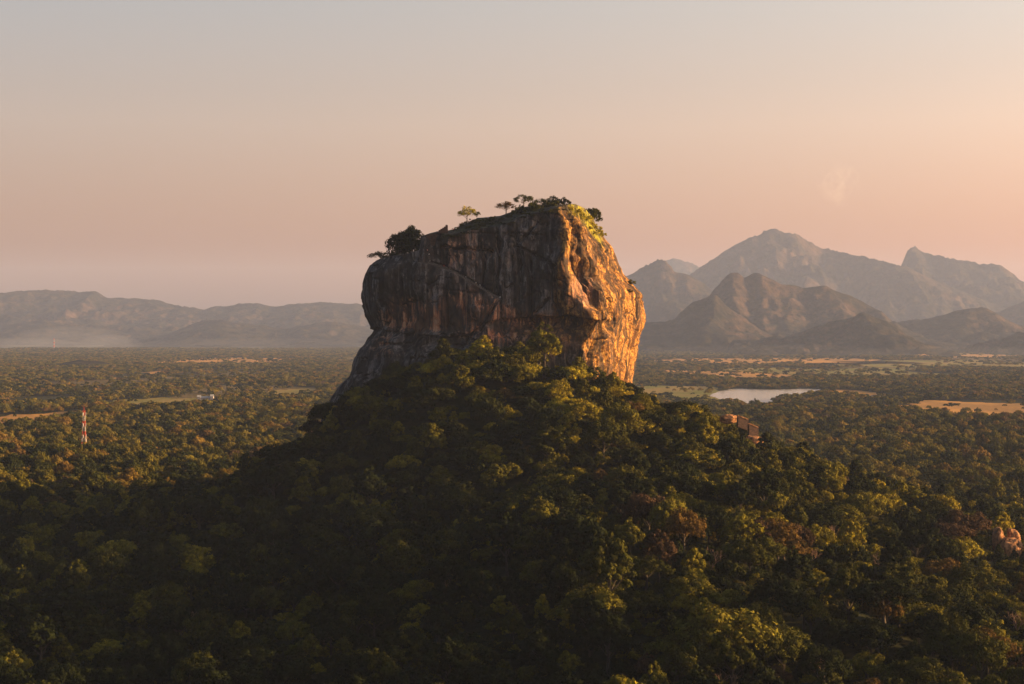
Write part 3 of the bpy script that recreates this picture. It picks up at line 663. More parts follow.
a = me.attributes.new('size', 'FLOAT_VECTOR', 'POINT'); a.data.foreach_set('vector', np.stack([fs_ * XS * rng.uniform(.78, 1.25, len(fs_)), fs_ * XS * rng.uniform(.78, 1.25, len(fs_)), np.clip(fs_, .4, 1.35) * rng.uniform(.75, 1.25, len(fs_)) * np.interp(fy_, [1000, 1500, 2500], [.95, .9, .8])], 1).astype(np.float32).ravel())
fo = link('forest', me)
ng = bpy.data.node_groups.new('forest_scatter', 'GeometryNodeTree')
ng.interface.new_socket('Geometry', in_out='INPUT', socket_type='NodeSocketGeometry'); ng.interface.new_socket('Geometry', in_out='OUTPUT', socket_type='NodeSocketGeometry')
gi = ng.nodes.new('NodeGroupInput'); go = ng.nodes.new('NodeGroupOutput'); ip = ng.nodes.new('GeometryNodeInstanceOnPoints'); ci = ng.nodes.new('GeometryNodeCollectionInfo')
ci.inputs['Collection'].default_value = pc; ci.inputs['Separate Children'].default_value = True; ci.inputs['Reset Children'].default_value = True
def na(nm, t): q = ng.nodes.new('GeometryNodeInputNamedAttribute'); q.data_type = t; q.inputs['Name'].default_value = nm; return q.outputs[0]
cb = ng.nodes.new('ShaderNodeCombineXYZ')
ng.links.new(gi.outputs[0], ip.inputs['Points']); ng.links.new(ci.outputs[0], ip.inputs['Instance']); ip.inputs['Pick Instance'].default_value = True
ng.links.new(na('pick', 'INT'), ip.inputs['Instance Index']); ng.links.new(na('turn', 'FLOAT'), cb.inputs[2]); ng.links.new(cb.outputs[0], ip.inputs['Rotation'])
ng.links.new(na('size', 'FLOAT_VECTOR'), ip.inputs['Scale']); ng.links.new(ip.outputs[0], go.inputs[0])
mo = fo.modifiers.new('scatter', 'NODES'); mo.node_group = ng
tag(fo, 'dense jungle canopy of mixed green and golden trees covering slope and plain', 'forest', None, 'stuff')
print('forest', len(fx_), 'individual', int(ind.sum()))

# ------------------------------------------------------------------ summit vegetation
CROWN_S = [crown_mesh('crown', 400 + k, 1500, .6, rad=6.2, hgt=4.4, lobes=26, z0=4.4, dens=.62) for k in range(3)]
CROWN_F = [crown_mesh('crown', 420 + k, 3200, .65, rad=6.2, hgt=6.0, lobes=36, z0=2.6, dens=1) for k in range(3)]
TRUNK_S = [trunk_mesh('trunk', 40 + k, h=5.6, r0=.3, spread=3.6) for k in range(3)]
def on_top(px_, y): return (px_ - 512) * y / F
def summit_tree(px_, y, wpx, hpx, kind, label, shape=0, full=False, dz=0):
    x_ = on_top(px_, y); zt = rock_top(x_, y)
    if zt is None: zt = W(px_, 262, y)[2]
    s_ = wpx * y / F / 11.5; h_ = hpx * y / F / 8.6
    e = empty('summit_tree', (x_, y, zt - .4 + dz), rng.uniform(0, 6)); e.scale = (s_, s_, h_)
    link('trunk', TRUNK_S[shape % 3], e); c = link('crown', CROWN_S[shape % 3] if not full else CROWN_F[shape % 3], e)
    c.material_slots[0].link = 'OBJECT'; c.material_slots[0].material = KINDM[kind]; tag(e, label, 'tree')
summit_tree(382, 915, 28, 12, 'dark', 'small flat-topped tree leaning off the far left shoulder of the rock', 0)
summit_tree(399, 920, 28, 27, 'dark', 'dense dark tree, left one of the clump on the rock shoulder', 1, True)
summit_tree(412, 918, 30, 28, 'mid', 'tallest leafy tree of the clump beside the stair wall on the rock', 2, True)
summit_tree(406, 900, 28, 25, 'dark', 'low dark tree in front of the clump on the rock shoulder', 3, True)
summit_tree(467, 905, 20, 18, 'bright', 'lone round open-crowned tree on the summit above the terrace', 1)
summit_tree(477, 915, 9, 8, 'mid', 'tiny tree right of the lone round summit tree', 2)
summit_tree(506, 920, 22, 13, 'gold', 'golden sunlit tree on the middle of the summit', 0)
summit_tree(524, 925, 22, 14, 'mid', 'flat-crowned green tree right of the golden summit tree', 1)
summit_tree(541, 930, 16, 10, 'mid', 'low spreading tree near the highest point of the summit', 2)
summit_tree(553, 920, 11, 10, 'dark', 'small wind-bent tree at the highest point of the summit', 0)
summit_tree(592, 925, 24, 20, 'mid', 'leafy tree overhanging the top of the golden right face', 4, True)
summit_tree(581, 945, 14, 14, 'dark', 'dark tree behind the bright shrubs at the top right of the rock', 5, True)
SHRUB = [crown_mesh('shrub', 500 + k, 900, .55, rad=4, hgt=3.2, lobes=14, z0=.2) for k in range(3)]
def shrub(px_, y, z_, wpx, kind, label, group=None, k=0, hz_=1.0):
    o = link('shrub', SHRUB[k % 3]); s_ = wpx * y / F / 8.2; o.location = ((px_ - 512) * y / F, y, z_); o.scale = (s_, s_, s_ * hz_); o.rotation_euler.z = rng.uniform(0, 6)
    o.material_slots[0].link = 'OBJECT'; o.material_slots[0].material = KINDM[kind]; tag(o, label, 'shrub', group)
def top_shrub(px_, y, wpx, kind, label, group=None, k=0, hz_=.8):
    zt = rock_top(on_top(px_, y), y)
    if zt is not None: shrub(px_, y, zt - .3, wpx * 1.15, kind, label, group, k, hz_ * 1.5)
for i, (a, b) in enumerate(((516, 885), (523, 880), (530, 878), (537, 880), (544, 884), (551, 886), (558, 890), (564, 888), (520, 900), (534, 905), (548, 900))):
    top_shrub(a, b, 11 + i % 4, ('mid', 'dark', 'mid')[i % 3], 'green shrub of the mass along the highest edge of the summit', 'green shrubs on the highest summit edge', i)
for i, (a, b) in enumerate(((456, 890), (463, 893), (471, 893), (478, 895), (486, 890), (494, 893), (503, 888), (510, 886), (480, 882), (468, 884))):
    top_shrub(a, b, 8 + i % 3 * 2, 'mid', 'low shrub on the grassy summit terrace', 'shrubs on the summit terrace', i, .6)
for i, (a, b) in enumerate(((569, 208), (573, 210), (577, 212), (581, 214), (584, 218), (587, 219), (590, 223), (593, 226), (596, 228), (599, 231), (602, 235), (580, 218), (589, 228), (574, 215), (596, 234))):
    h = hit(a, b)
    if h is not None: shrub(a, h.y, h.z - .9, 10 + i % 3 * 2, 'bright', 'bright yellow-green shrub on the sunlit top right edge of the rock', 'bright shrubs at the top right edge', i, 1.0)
for i, (a, b) in enumerate(((392, 905), (398, 898), (416, 895), (421, 900), (404, 892), (411, 890), (388, 915))):
    top_shrub(a, b, 14 + i % 3 * 3, 'dark', 'dark shrub under the tree clump on the left shoulder', 'shrubs under the shoulder trees', i)
for a, b, wd, kd, lb in ((631, 284, 13, 'yellow', 'shrub clinging to a ledge high on the golden right face'), (630, 292, 9, 'mid', 'smaller shrub just under the one on the right face ledge'), (377, 266, 9, 'dark', 'tiny shrub on the rounded far left brow of the rock')):
    h = hit(a, b)
    if h is not None: shrub(a, h.y, h.z - .5, wd, kd, lb, None, 1)

for k in range(46):   # scrub along the rim
    a = 440 + k * 2.75 + rng.uniform(-1, 1); t_ = float(np.interp(a, [q[0] for q in Tp], [q[1] for q in Tp])) + rng.uniform(3, 9) * (1 if a < 560 else .6)
    h = hit(a, t_)
    if h is not None: shrub(a, h.y, h.z - .6, rng.uniform(5, 10), 'mid' if k % 3 else 'dark', 'low scrub bush growing along the front rim of the summit', 'scrub along the summit rim', k, rng.uniform(.5, .9))

# ------------------------------------------------------------------ walls and stairs on the rock
def brick_material(name, c1, c2):
    m = mat(name, c1, .9, .1); nb = NB(m); P = pos(nb)
    n = nb.noise(nb.map(P, (1, 1, 3)), .8, 6, .7); nb.l(nb.ramp(n, [(.35, c1), (.65, c2)]), nb.p.inputs['Base Color']); nb.bump(n, 1, .3); return m
BRICK = brick_material('weathered_brick', (.03, .024, .022), (.10, .06, .045)); STONE = brick_material('grey_masonry', (.06, .055, .052), (.14, .13, .12))
STEEL = mat('painted_steel', (.05, .05, .05), .6); DARK = mat('dark_metal', (.03, .03, .03), .6)
rw = empty('brick_retaining_wall', W(436, 245, 876))
b = MB(); o_ = Vector(W(436, 245, 876))
for i in range(12):
    a = 426.5 + i * 1.75; t_ = np.interp(a, [426, 436, 438, 446, 447.6], [234.5, 233.5, 230.5, 225.5, 225.5]); p = Vector(W(a + .9, t_, 876)); q_ = Vector(W(a + .9, 252, 876))
    b.box(((p.x) - o_.x, 0, (p.z + q_.z) / 2 - o_.z), (.475, 1.2, (p.z - q_.z) / 2))
b.build('wall', BRICK, rw)
b = MB(); p = Vector(W(447, 225, 876)) - o_; b.box((p.x - .2, 0, p.z - 2.2), (.7, 1.5, 2.2), 0, .8); b.build('end_pier', BRICK, rw)
tag(rw, 'stepped old brick retaining wall on the rock beside the tree clump', 'wall')
def front_at(px_, py_, off):
    h = hit(px_, py_); return Vector((h.x, h.y - off, h.z))
sw_pts = [front_at(a, np.interp(a, [427, 440, 455, 470, 485, 500], [262.5, 266.5, 272.5, 281.5, 290.5, 299.5]), .5) for a in np.linspace(428, 500, 37)]
ysm = np.array([p.y for p in sw_pts]); ysm = np.convolve(np.pad(ysm, 4, 'edge'), np.ones(9) / 9, 'valid')
sw_pts = [Vector((p.x, min(y_, p.y) - .2, p.z)) for p, y_ in zip(sw_pts, ysm)]
st = empty('cliff_stairway', sw_pts[0]); o_ = sw_pts[0]
b = MB(); rl = MB(); br = MB()
for p, q_ in zip(sw_pts[:-1], sw_pts[1:]):
    p, q_ = p - o_, q_ - o_; c = (p + q_) / 2; ln = q_.x - p.x
    b.box((c.x, c.y + .1, c.z - .2), (ln / 2 * 1.02, 1.0, .22)); b.box((c.x, c.y - .82, c.z + .32), (ln / 2 * .99, .12, .34))
    rl.tube([(p.x, p.y - .82, p.z + .6), (p.x, p.y - .82, p.z + 1.25)], .05, 4)
    rl.tube([(p.x, p.y - .82, p.z + 1.25), (q_.x, q_.y - .82, q_.z + 1.25)], .05, 4)
    br.tube([(p.x, p.y - .8, p.z - .3), (p.x, p.y + 2.2, p.z - 2.0)], .1, 4)
b.build('deck', STONE, st); rl.build('railing', STEEL, st); br.build('bracket', DARK, st)
tag(st, 'long sloping stairway with railing crossing the dark rock face', 'stairway')
# upright stair under the brick wall
h0 = front_at(428.5, 255, .9); vs = empty('upright_staircase', h0); b = MB(); g = MB()
for k in range(6):
    z0_, z1_ = -4 + k * 2.1, -4 + (k + 1) * 2.1; x0_, x1_ = (-.9, .9) if k % 2 == 0 else (.9, -.9)
    for m_ in range(8):
        f_ = m_ / 7; b.box((x0_ + (x1_ - x0_) * f_, -.5 + .2 * (k % 2), z0_ + (z1_ - z0_) * f_), (.16, .4, .04))
    g.tube([(x0_, -.95, z0_ + 1), (x1_, -.95, z1_ + 1)], .05, 4)
for sx_ in (-1.15, 1.15):
    for sy_ in (-.9, .1): g.tube([(sx_, sy_, -4.5), (sx_, sy_, 9.4)], .07, 4)
b.build('steps', STEEL, vs); g.build('frame', DARK, vs); tag(vs, 'upright zigzag metal staircase climbing to the brick wall', 'staircase')

# ------------------------------------------------------------------ people
SKIN = mat('skin', (.28, .15, .09), .6); HAIR = mat('hair', (.02, .015, .012), .7)
CL = {k: mat(k + '_cloth', c, .9) for k, c in {'white': (.8, .8, .78), 'red': (.5, .05, .04), 'grey': (.3, .3, .3), 'blue': (.05, .09, .25), 'black': (.02, .02, .022), 'pink': (.6, .3, .3), 'tan': (.35, .25, .15)}.items()}
def body_mesh(stride, arm, seed):
    j = [(0, 0, .95), (0, 0, 1.15), (0, .01, 1.38), (0, 0, 1.5), (0, -.01, 1.6), (0, -.01, 1.72)]; r_ = [.145, .13, .16, .06, .095, .07]; e = [(0, 1), (1, 2), (2, 3), (3, 4), (4, 5)]
    for sgn in (-1, 1):
        k = len(j); st_ = stride * sgn
        j += [(sgn * .1, 0, .9), (sgn * .11, -st_ * .5 - .02, .5), (sgn * .11, -st_ + .02, .09), (sgn * .12, -st_ - .14, .04)]; r_ += [.095, .065, .045, .035]; e += [(0, k), (k, k + 1), (k + 1, k + 2), (k + 2, k + 3)]
        k = len(j); a = arm if sgn > 0 else 0
        j += [(sgn * .19, 0, 1.40), (sgn * (.25 + a * .1), st_ * .4, 1.13 + a * .2), (sgn * (.24 + a * .05), st_ * .8 - .08 - a * .2, .9 + a * .5), (sgn * .24, st_ * .8 - .12 - a * .25, .82 + a * .55)]; r_ += [.06, .045, .034, .032]; e += [(2, k), (k, k + 1), (k + 1, k + 2), (k + 2, k + 3)]
    me = bpy.data.meshes.new('body'); me.from_pydata(j, e, []); o = bpy.data.objects.new('body', me); col.objects.link(o)
    o.modifiers.new('skin', 'SKIN'); o.modifiers.new('sub', 'SUBSURF').levels = 1
    for i, q in enumerate(me.skin_vertices[0].data): q.radius = (r_[i], r_[i]); q.use_root = (i == 0)
    dg = bpy.context.evaluated_depsgraph_get(); out = bpy.data.meshes.new_from_object(o.evaluated_get(dg)); out.materials.clear(); out.materials.append(SKIN)
    bpy.data.objects.remove(o)
    sh = MB(); sh.tube([(0, 0, .88), (0, 0, 1.1), (0, .01, 1.36), (0, 0, 1.46)], [.17, .155, .19, .09], 10)
    for sgn in (-1, 1):
        a = arm if sgn > 0 else 0; st_ = stride * sgn
        sh.tube([(sgn * .12, 0, 1.42), (sgn * .2, 0, 1.40), (sgn * (.245 + a * .08), st_ * .35, 1.16 + a * .18)], [.075, .075, .06], 8)
    tr = MB()
    for sgn in (-1, 1):
        st_ = stride * sgn; tr.tube([(sgn * .07, 0, .98), (sgn * .1, 0, .86), (sgn * .11, -st_ * .5 - .02, .5), (sgn * .11, -st_ + .02, .13)], [.12, .115, .08, .062], 8)
    hr = MB(); hr.tube([(0, .03, 1.60), (0, .02, 1.70), (0, .0, 1.77), (0, -.01, 1.80)], [.09, .108, .085, .03], 10)
    def mm(b, nm):
        q = bpy.data.meshes.new(nm); q.from_pydata(b.v, [], b.f); q.polygons.foreach_set('use_smooth', np.full(len(q.polygons), True)); q.materials.append(CL['white'] if nm != 'hair' else HAIR); return q
    return out, mm(sh, 'shirt'), mm(tr, 'trousers'), mm(hr, 'hair')
POSES = [body_mesh(.02, 0, 1), body_mesh(.22, 0, 2), body_mesh(.05, .8, 3)]
def person(loc, rz_, pose, shirt, trous, label):
    b_, s_, t_, h_ = POSES[pose]; e = link('person', b_); e.location = loc; e.rotation_euler.z = rz_
    for nm, me_, c in (('shirt', s_, shirt), ('trousers', t_, trous)):
        o = link(nm, me_, e); o.material_slots[0].link = 'OBJECT'; o.material_slots[0].material = CL[c]
    link('hair', h_, e); tag(e, label, 'person')
def stair_pt(px_):
    x_ = [p.x for p in sw_pts]; i = min(range(len(sw_pts)), key=lambda k: abs(512 + sw_pts[k].x * F / sw_pts[k].y - px_)); p = sw_pts[i]; return (p.x, p.y - .35, p.z + .03)
for px_, pose, s_, t_, lb in ((430.5, 2, 'white', 'black', 'person in white standing at the upper end of the sloping stairway'), (443.5, 0, 'red', 'red', 'person in red clothes near the upper end of the sloping stairway'),
        (449, 1, 'grey', 'black', 'person in grey shirt just below the person in red on the stairway'), (466, 0, 'white', 'white', 'person all in white alone halfway down the stairway'),
        (475.5, 1, 'white', 'tan', 'person in white shirt and tan trousers, upper of the pair low on the stairway'), (479.5, 0, 'white', 'grey', 'person in white shirt and grey trousers, lower of the pair on the stairway'),
        (499, 0, 'white', 'blue', 'person in white shirt at the bottom end of the sloping stairway')):
    person(stair_pt(px_), rng.uniform(0, 6), pose, s_, t_, lb)
for k, (dx, z_, s_, lb) in enumerate(((-.5, 1.3, 'pink', 'person in pink shirt on the upright metal staircase'), (.4, -.8, 'white', 'person in white shirt low on the upright metal staircase'))):
    person((h0.x + dx, h0.y - .45, h0.z + z_), 1 + k, 1, s_, 'black', lb)
for px_, y_, pose, s_, lb in ((453.5, 884, 0, 'red', 'person in red shirt standing on the summit edge right of the brick wall'), (456, 886, 2, 'white', 'person in white shirt raising an arm on the summit right of the brick wall'), (459, 889, 1, 'black', 'dark-clothed person walking up the summit terrace'),
        (474.5, 895, 0, 'black', 'dark-clothed person under the small tree on the summit'), (486, 897, 0, 'black', 'left one of two dark-clothed people standing on the open summit'), (488.3, 897, 0, 'blue', 'right one of two people on the open summit, in blue shirt')):
    x_ = on_top(px_, y_); person((x_, y_, rock_top(x_, y_) - .02), rng.uniform(0, 6), pose, s_, 'black', lb)

# ------------------------------------------------------------------ masts
RED = mat('red_paint', (.36, .05, .03), .6); WHITE = mat('white_paint', (.28, .26, .25), .6)
def mast(x_, y_, z_, H, w0, w1, nb_, label, th=.16):
    e = empty('lattice_tower', (x_, y_, z_)); Wd_ = lambda q: w0 + (w1 - w0) * min(1, q / H * 1.15)
    for k in range(nb_):
        z0_, z1_ = H * k / nb_, H * (k + 1) / nb_; b = MB()
        m_ = 2 if H / nb_ > 4 else 1
        for sx_, sy_ in ((-1, -1), (1, -1), (1, 1), (-1, 1)): b.tube([(sx_ * Wd_(z0_), sy_ * Wd_(z0_), z0_), (sx_ * Wd_(z1_), sy_ * Wd_(z1_), z1_)], th, 4)
        for i in range(m_):
            a0, a1 = z0_ + (z1_ - z0_) * i / m_, z0_ + (z1_ - z0_) * (i + 1) / m_; u0, u1 = Wd_(a0), Wd_(a1)
            for (ax, ay), (bx, by) in (((-1, -1), (1, -1)), ((1, -1), (1, 1)), ((1, 1), (-1, 1)), ((-1, 1), (-1, -1))):
                b.tube([(ax * u0, ay * u0, a0), (bx * u1, by * u1, a1)], th * .6, 4); b.tube([(bx * u0, by * u0, a0), (ax * u1, ay * u1, a1)], th * .6, 4); b.tube([(ax * u0, ay * u0, a0), (bx * u0, by * u0, a0)], th * .6, 4)
        b.build('red_section' if (nb_ - 1 - k) % 2 == 0 else 'white_section', RED if (nb_ - 1 - k) % 2 == 0 else WHITE, e)
    for q, n_ in ((.93, 3), (.72, 4), (.5, 3), (.42, 2)):
        for i in range(n_):
            a = i * 2.1 + q * 9; u = Wd_(q * H) + .5; b = MB(); b.box((math.cos(a) * u, math.sin(a) * u, q * H), (.35, .35, 1.3), a); b.build('antenna', WHITE, e)
    b = MB(); b.tube([(0, 0, H), (0, 0, H + 3)], .12, 4); b.build('spike', RED, e); tag(e, label, 'tower')
x_, y_ = G0(84, 462); mast(x_, y_, 0, 43, 2.0, .8, 10, 'red and white lattice telecom tower rising from the trees on the left plain', .12)
x_, y_ = G0(54, 350); mast(x_, y_, 0, 64, 4.0, 1.6, 7, 'distant red and white lattice tower in front of the misty left hills', .4)

# ------------------------------------------------------------------ buildings
ROOF_W = mat('pale_metal_roof', (.3, .3, .3), .6, .2); PLASTER = mat('white_plaster', (.27, .25, .24), .8); TILE = brick_material('clay_tiles', (.22, .09, .05), (.34, .15, .08)); GLASS = mat('dark_glass', (.02, .025, .03), .15, .6); TEAL = mat('teal_sheet', (.03, .08, .07), .5)
def gable(e, c, hx, hy, h, rise, wallm, roofm, nwin, z0_=0):
    b = MB(); b.box((c[0], c[1], z0_ + h / 2), (hx, hy, h / 2)); wl = b.build('wall', wallm, e)
    r_ = MB(); o = .6
    for sgn in (-1, 1):
        k = len(r_.v); y0_, y1_ = c[1] + sgn * (hy + o), c[1]
        for (yy, zz) in ((y0_, z0_ + h - .1), (y1_, z0_ + h + rise), (y1_, z0_ + h + rise + .25), (y0_, z0_ + h + .15)):
            r_.v.append((c[0] - hx - o, yy, zz)); r_.v.append((c[0] + hx + o, yy, zz))
        r_.f += [(k, k + 1, k + 3, k + 2), (k + 2, k + 3, k + 5, k + 4), (k + 4, k + 5, k + 7, k + 6), (k + 6, k + 7, k + 1, k), (k, k + 2, k + 4, k + 6), (k + 1, k + 7, k + 5, k + 3)]
    r_.build('roof', roofm, e)
    g_ = MB(); k = 0
    for sx_ in (-1, 1):
        k = len(g_.v); x0_ = c[0] + sx_ * (hx - .1)
        g_.v += [(x0_, c[1] - hy, z0_ + h), (x0_, c[1] + hy, z0_ + h), (x0_, c[1], z0_ + h + rise)]; g_.f.append((k, k + 1, k + 2))
    g_.build('gable', wallm, e)
    for i in range(nwin):
        xx = c[0] - hx + (i + .5) * 2 * hx / nwin; w_ = MB(); w_.box((xx, c[1] - hy - .03, z0_ + h * .55), (.7, .06, .75)); w_.build('window', GLASS, e)
x_, y_ = G0(205.5, 404.5); e = empty('long_building', (x_, y_, 0), R(4))
gable(e, (0, 0), 9.5, 4, 9.6, 1.9, PLASTER, ROOF_W, 6); gable(e, (-10.9, -1), 2.6, 5, 10.8, 2.1, PLASTER, ROOF_W, 1); gable(e, (11.4, -1), 2.6, 5, 11.6, 2.4, PLASTER, ROOF_W, 1)
e.scale = (.85, .85, 1.05); tag(e, 'long white building with pale roof and two end wings on the left plain', 'building')
for px_, py_, sc_, rm_, lb in ((876, 402, 1.3, ROOF_W, 'small white house with pale roof among trees below the lake shore'), (212, 460, 1.0, ROOF_W, 'small house with pale grey roof tucked in the trees below the long white building'), (868, 401.5, .9, TILE, 'small tile-roofed house left of the white house near the lake')):
    x_, y_ = G0(px_, py_); e = empty('house', (x_, y_, ground_z(x_, y_)), R(random.uniform(-30, 30))); e.scale = (sc_,) * 3
    gable(e, (0, 0), 4.6, 3.2, 5.4, 1.7, PLASTER, rm_, 2); tag(e, lb, 'house')
# shelter under the cliff
p = Vector(W(532, 371, 838)); e = empty('shelter', p, R(-8)); b = MB(); b.box((0, 0, 3.3), (3.6, 2.4, .14)); b.box((0, 0, 3.6), (2.6, 1.6, .16)); b.build('roof', DARK, e)
for sx_ in (-3.2, 3.2):
    for sy_ in (-2, 2): b = MB(); b.box((sx_, sy_, .6), (.12, .12, 2.55)); b.build('post', DARK, e)
b = MB(); b.box((0, 1.6, 1.2), (3.1, .08, 1.1)); b.build('back_panel', TEAL, e); b = MB(); b.box((0, 0, -.2), (3.6, 2.4, .15)); b.build('floor', STONE, e)
tag(e, 'small dark open-sided shelter with teal back between trees right under the cliff', 'shelter')
KX = 0
# ------------------------------------------------------------------ boulders and ruined terrace walls
BOULD = mat('tan_boulder', (.3, .2, .12), .9, .1); nb = NB(BOULD); P = pos(nb)
nb.l(nb.ramp(nb.noise(P, .6, 6, .65), [(.36, (.07, .045, .03)), (.48, (.24, .115, .05)), (.62, (.40, .22, .11))]), nb.p.inputs['Base Color']); nb.bump(nb.noise(P, .9, 7, .7), 1, .6)
def boulder(c, r3, seed, label, group=None, rz_=0):
    bm = bmesh.new(); bmesh.ops.create_icosphere(bm, subdivisions=5, radius=1)
    V = np.array([v.co[:] for v in bm.verts]); k = 1 + .32 * fbm(V[:, 0] * 1.1, V[:, 1] * 1.1, V[:, 2] * 1.1, 4, seed) + .10 * fbm(V[:, 0] * 4, V[:, 1] * 4, V[:, 2] * 4, 3, seed + 5, True)
    V = np.sign(V) * np.abs(V) ** .8 * k[:, None] * np.array(r3)
    for v_, q in zip(bm.verts, V): v_.co = q
    me = bpy.data.meshes.new('boulder'); bm.to_mesh(me); bm.free(); me.polygons.foreach_set('use_smooth', np.full(len(me.polygons), True)); me.materials.append(BOULD)
    o = link('boulder', me); o.location = c; o.rotation_euler.z = rz_; tag(o, label, 'boulder', group)
boulder(W(998, 542, BD), (2.6, 3, 5.4), 1, 'tall upright tan boulder, left one of three in the trees')
boulder(W(1013, 540, BD + 4), (2.6, 2.5, 4.4), 2, 'small pointed tan boulder behind the other two in the trees')
boulder(W(1010, 550, BD - 3), (5.0, 3.4, 4.8), 3, 'broad low tan boulder in front of the upright one in the trees')
boulder(W(755, 444, 838), (4.6, 4, 4.2), 4, 'rounded orange boulder at the foot of the ruined terrace walls')
boulder(W(728, 419, 852), (4.4, 3.5, 2.4), 5, 'low orange boulder left of the ruined terrace walls')
boulder(W(763, 452, 835), (3.0, 3, 3.4), 6, 'small orange boulder lowest on the ridge under the terrace walls')
def ruin(a, b_, c, d_, y, label):
    e = empty('terrace_wall', W((a + c) / 2, d_, y), R(14)); q = MB(); hw_ = (c - a) / 2 * y / F; hh = (d_ - b_) * y / F
    for i in range(8):
        h_ = hh * (1 - .12 * abs(float(noise(i * .7, a, 0, 3)))); q.box((-hw_ + (i + .5) * hw_ / 4, 0, h_ / 2 - i * .25), (hw_ / 8 * .99, 1.1, h_ / 2))
    q.build('masonry', BRICK, e); q = MB()
    for i in range(8): q.box((-hw_ + (i + .5) * hw_ / 4, 0, hh * 1.0 + .2 - i * .25), (hw_ / 8 * .97, 1.3, .2))
    q.build('coping', BOULD, e); tag(e, label, 'wall')
ruin(737, 416, 748, 427, 846, 'upper dark ruined terrace wall on the ridge right of the rock')
ruin(748, 424, 758, 436, 842, 'lower dark ruined terrace wall stepping down the right ridge')
# ------------------------------------------------------------------ standout trees of the slope and plain
def big_tree(px_, py_, d, wpx, kind, label, hs_=1.0, shape=0, nm='broadleaf_tree', light=False):
    """py_ = middle of the crown"""
    if kind == 'yellow' and py_ < 450 and px_ < 700: kind = 'bright'   # paler leaf colour stands in for sunlight on the upper slope
    s_ = wpx * d / F / 12.8; hs_ = min(hs_, 1.15 / s_); x_ = (px_ - 512) * d / F; zc = CZ + (HY - py_) * d / F
    e = empty(nm, (x_, d, zc - 8.0 * s_ * hs_), rng.uniform(0, 6)); e.scale = (s_, s_, s_ * hs_)
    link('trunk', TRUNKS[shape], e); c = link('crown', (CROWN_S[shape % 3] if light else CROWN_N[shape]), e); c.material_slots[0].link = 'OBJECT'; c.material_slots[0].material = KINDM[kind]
    tag(e, label, 'tree')
for px_, py_, wpx, kd, hs_, sh, lg, lb in (
    (884, 592, 74, 'dark', .8, 1, 0, 'very large round dark green tree standing over the right foreground canopy'),
    (775, 607, 40, 'gold', .8, 2, 0, 'golden brown tree left of the very large round dark tree'),
    (768, 672, 44, 'russet', .7, 3, 0, 'russet brown tree at the bottom edge right of centre'),
    (648, 668, 44, 'russet', .8, 4, 0, 'russet brown tree at the bottom edge nearest the centre'),
    (853, 463, 36, 'russet', .7, 0, 1, 'pinkish half-bare tree on the right slope under the plain'),
    (1000, 470, 46, 'yellow', .8, 5, 0, 'large yellow-green tree near the right edge above the boulders'),
    (948, 530, 56, 'russet', .6, 1, 0, 'broad dusky brown tree left of the three tan boulders'),
    (915, 500, 46, 'yellow', .7, 2, 0, 'yellow-green spreading tree on the right slope above the dusky brown one'),
    (988, 510, 40, 'yellow', .55, 3, 0, 'bright yellow-green tree right above the tan boulders'),
    (140, 640, 34, 'mid', .8, 2, 0, 'sunlit green tree in the dark lower left corner'),
    (162, 660, 30, 'yellow', .8, 4, 0, 'sunlit yellow-green tree right of the sunlit green tree, lower left'),
    (540, 350, 42, 'yellow', .8, 1, 0, 'sunlit yellow-green tree against the cliff foot beside the shelter'),
    (572, 372, 40, 'yellow', .8, 3, 0, 'sunlit yellow-green tree under the prow of the cliff'),
    (480, 352, 44, 'yellow', .8, 4, 0, 'sunlit spreading tree, highest of the slope under the dark cliff'),
    (446, 352, 36, 'mid', .8, 0, 0, 'green tree left of the highest sunlit tree under the dark cliff'),
    (528, 452, 30, 'gold', .7, 5, 0, 'golden sunlit tree in the middle of the slope below the shelter'),
    (96, 506, 34, 'gold', .6, 0, 0, 'orange-tinted tree at the edge of the big shadow on the left'),
    (55, 505, 42, 'gold', .6, 2, 0, 'broad orange-tinted tree left of the one at the shadow edge'),
    (138, 498, 26, 'gold', .8, 3, 0, 'golden tree above the small clearing on the left'),
    (82, 456, 22, 'gold', .7, 4, 0, 'golden tree at the foot of the red and white tower')):
    big_tree(px_, py_, ground_d(px_, py_, 9 * wpx * 700 / F / 12.8 * hs_), wpx, kd, lb, hs_, sh, light=bool(lg))

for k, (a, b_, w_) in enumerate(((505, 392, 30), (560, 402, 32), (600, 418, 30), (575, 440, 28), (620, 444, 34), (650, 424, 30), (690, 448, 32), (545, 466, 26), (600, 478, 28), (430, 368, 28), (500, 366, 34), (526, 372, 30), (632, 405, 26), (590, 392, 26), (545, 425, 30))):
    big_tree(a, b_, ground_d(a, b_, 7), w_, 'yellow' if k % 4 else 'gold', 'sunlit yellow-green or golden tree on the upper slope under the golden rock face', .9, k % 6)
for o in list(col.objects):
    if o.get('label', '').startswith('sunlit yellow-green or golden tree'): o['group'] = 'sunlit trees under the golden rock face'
for k, (a, b_, w_) in enumerate(((700, 482, 34), (740, 502, 34), (792, 478, 32), (858, 505, 34), (770, 450, 28), (905, 480, 32), (940, 575, 34), (830, 540, 30))):
    big_tree(a, b_, ground_d(a, b_, 7), w_, 'yellow', 'bright yellow-green tree on the long right slope of the hill', .85, (k + 2) % 6)
for o in list(col.objects):
    if o.get('label', '').startswith('bright yellow-green tree on the long'): o['group'] = 'bright trees on the right slope'

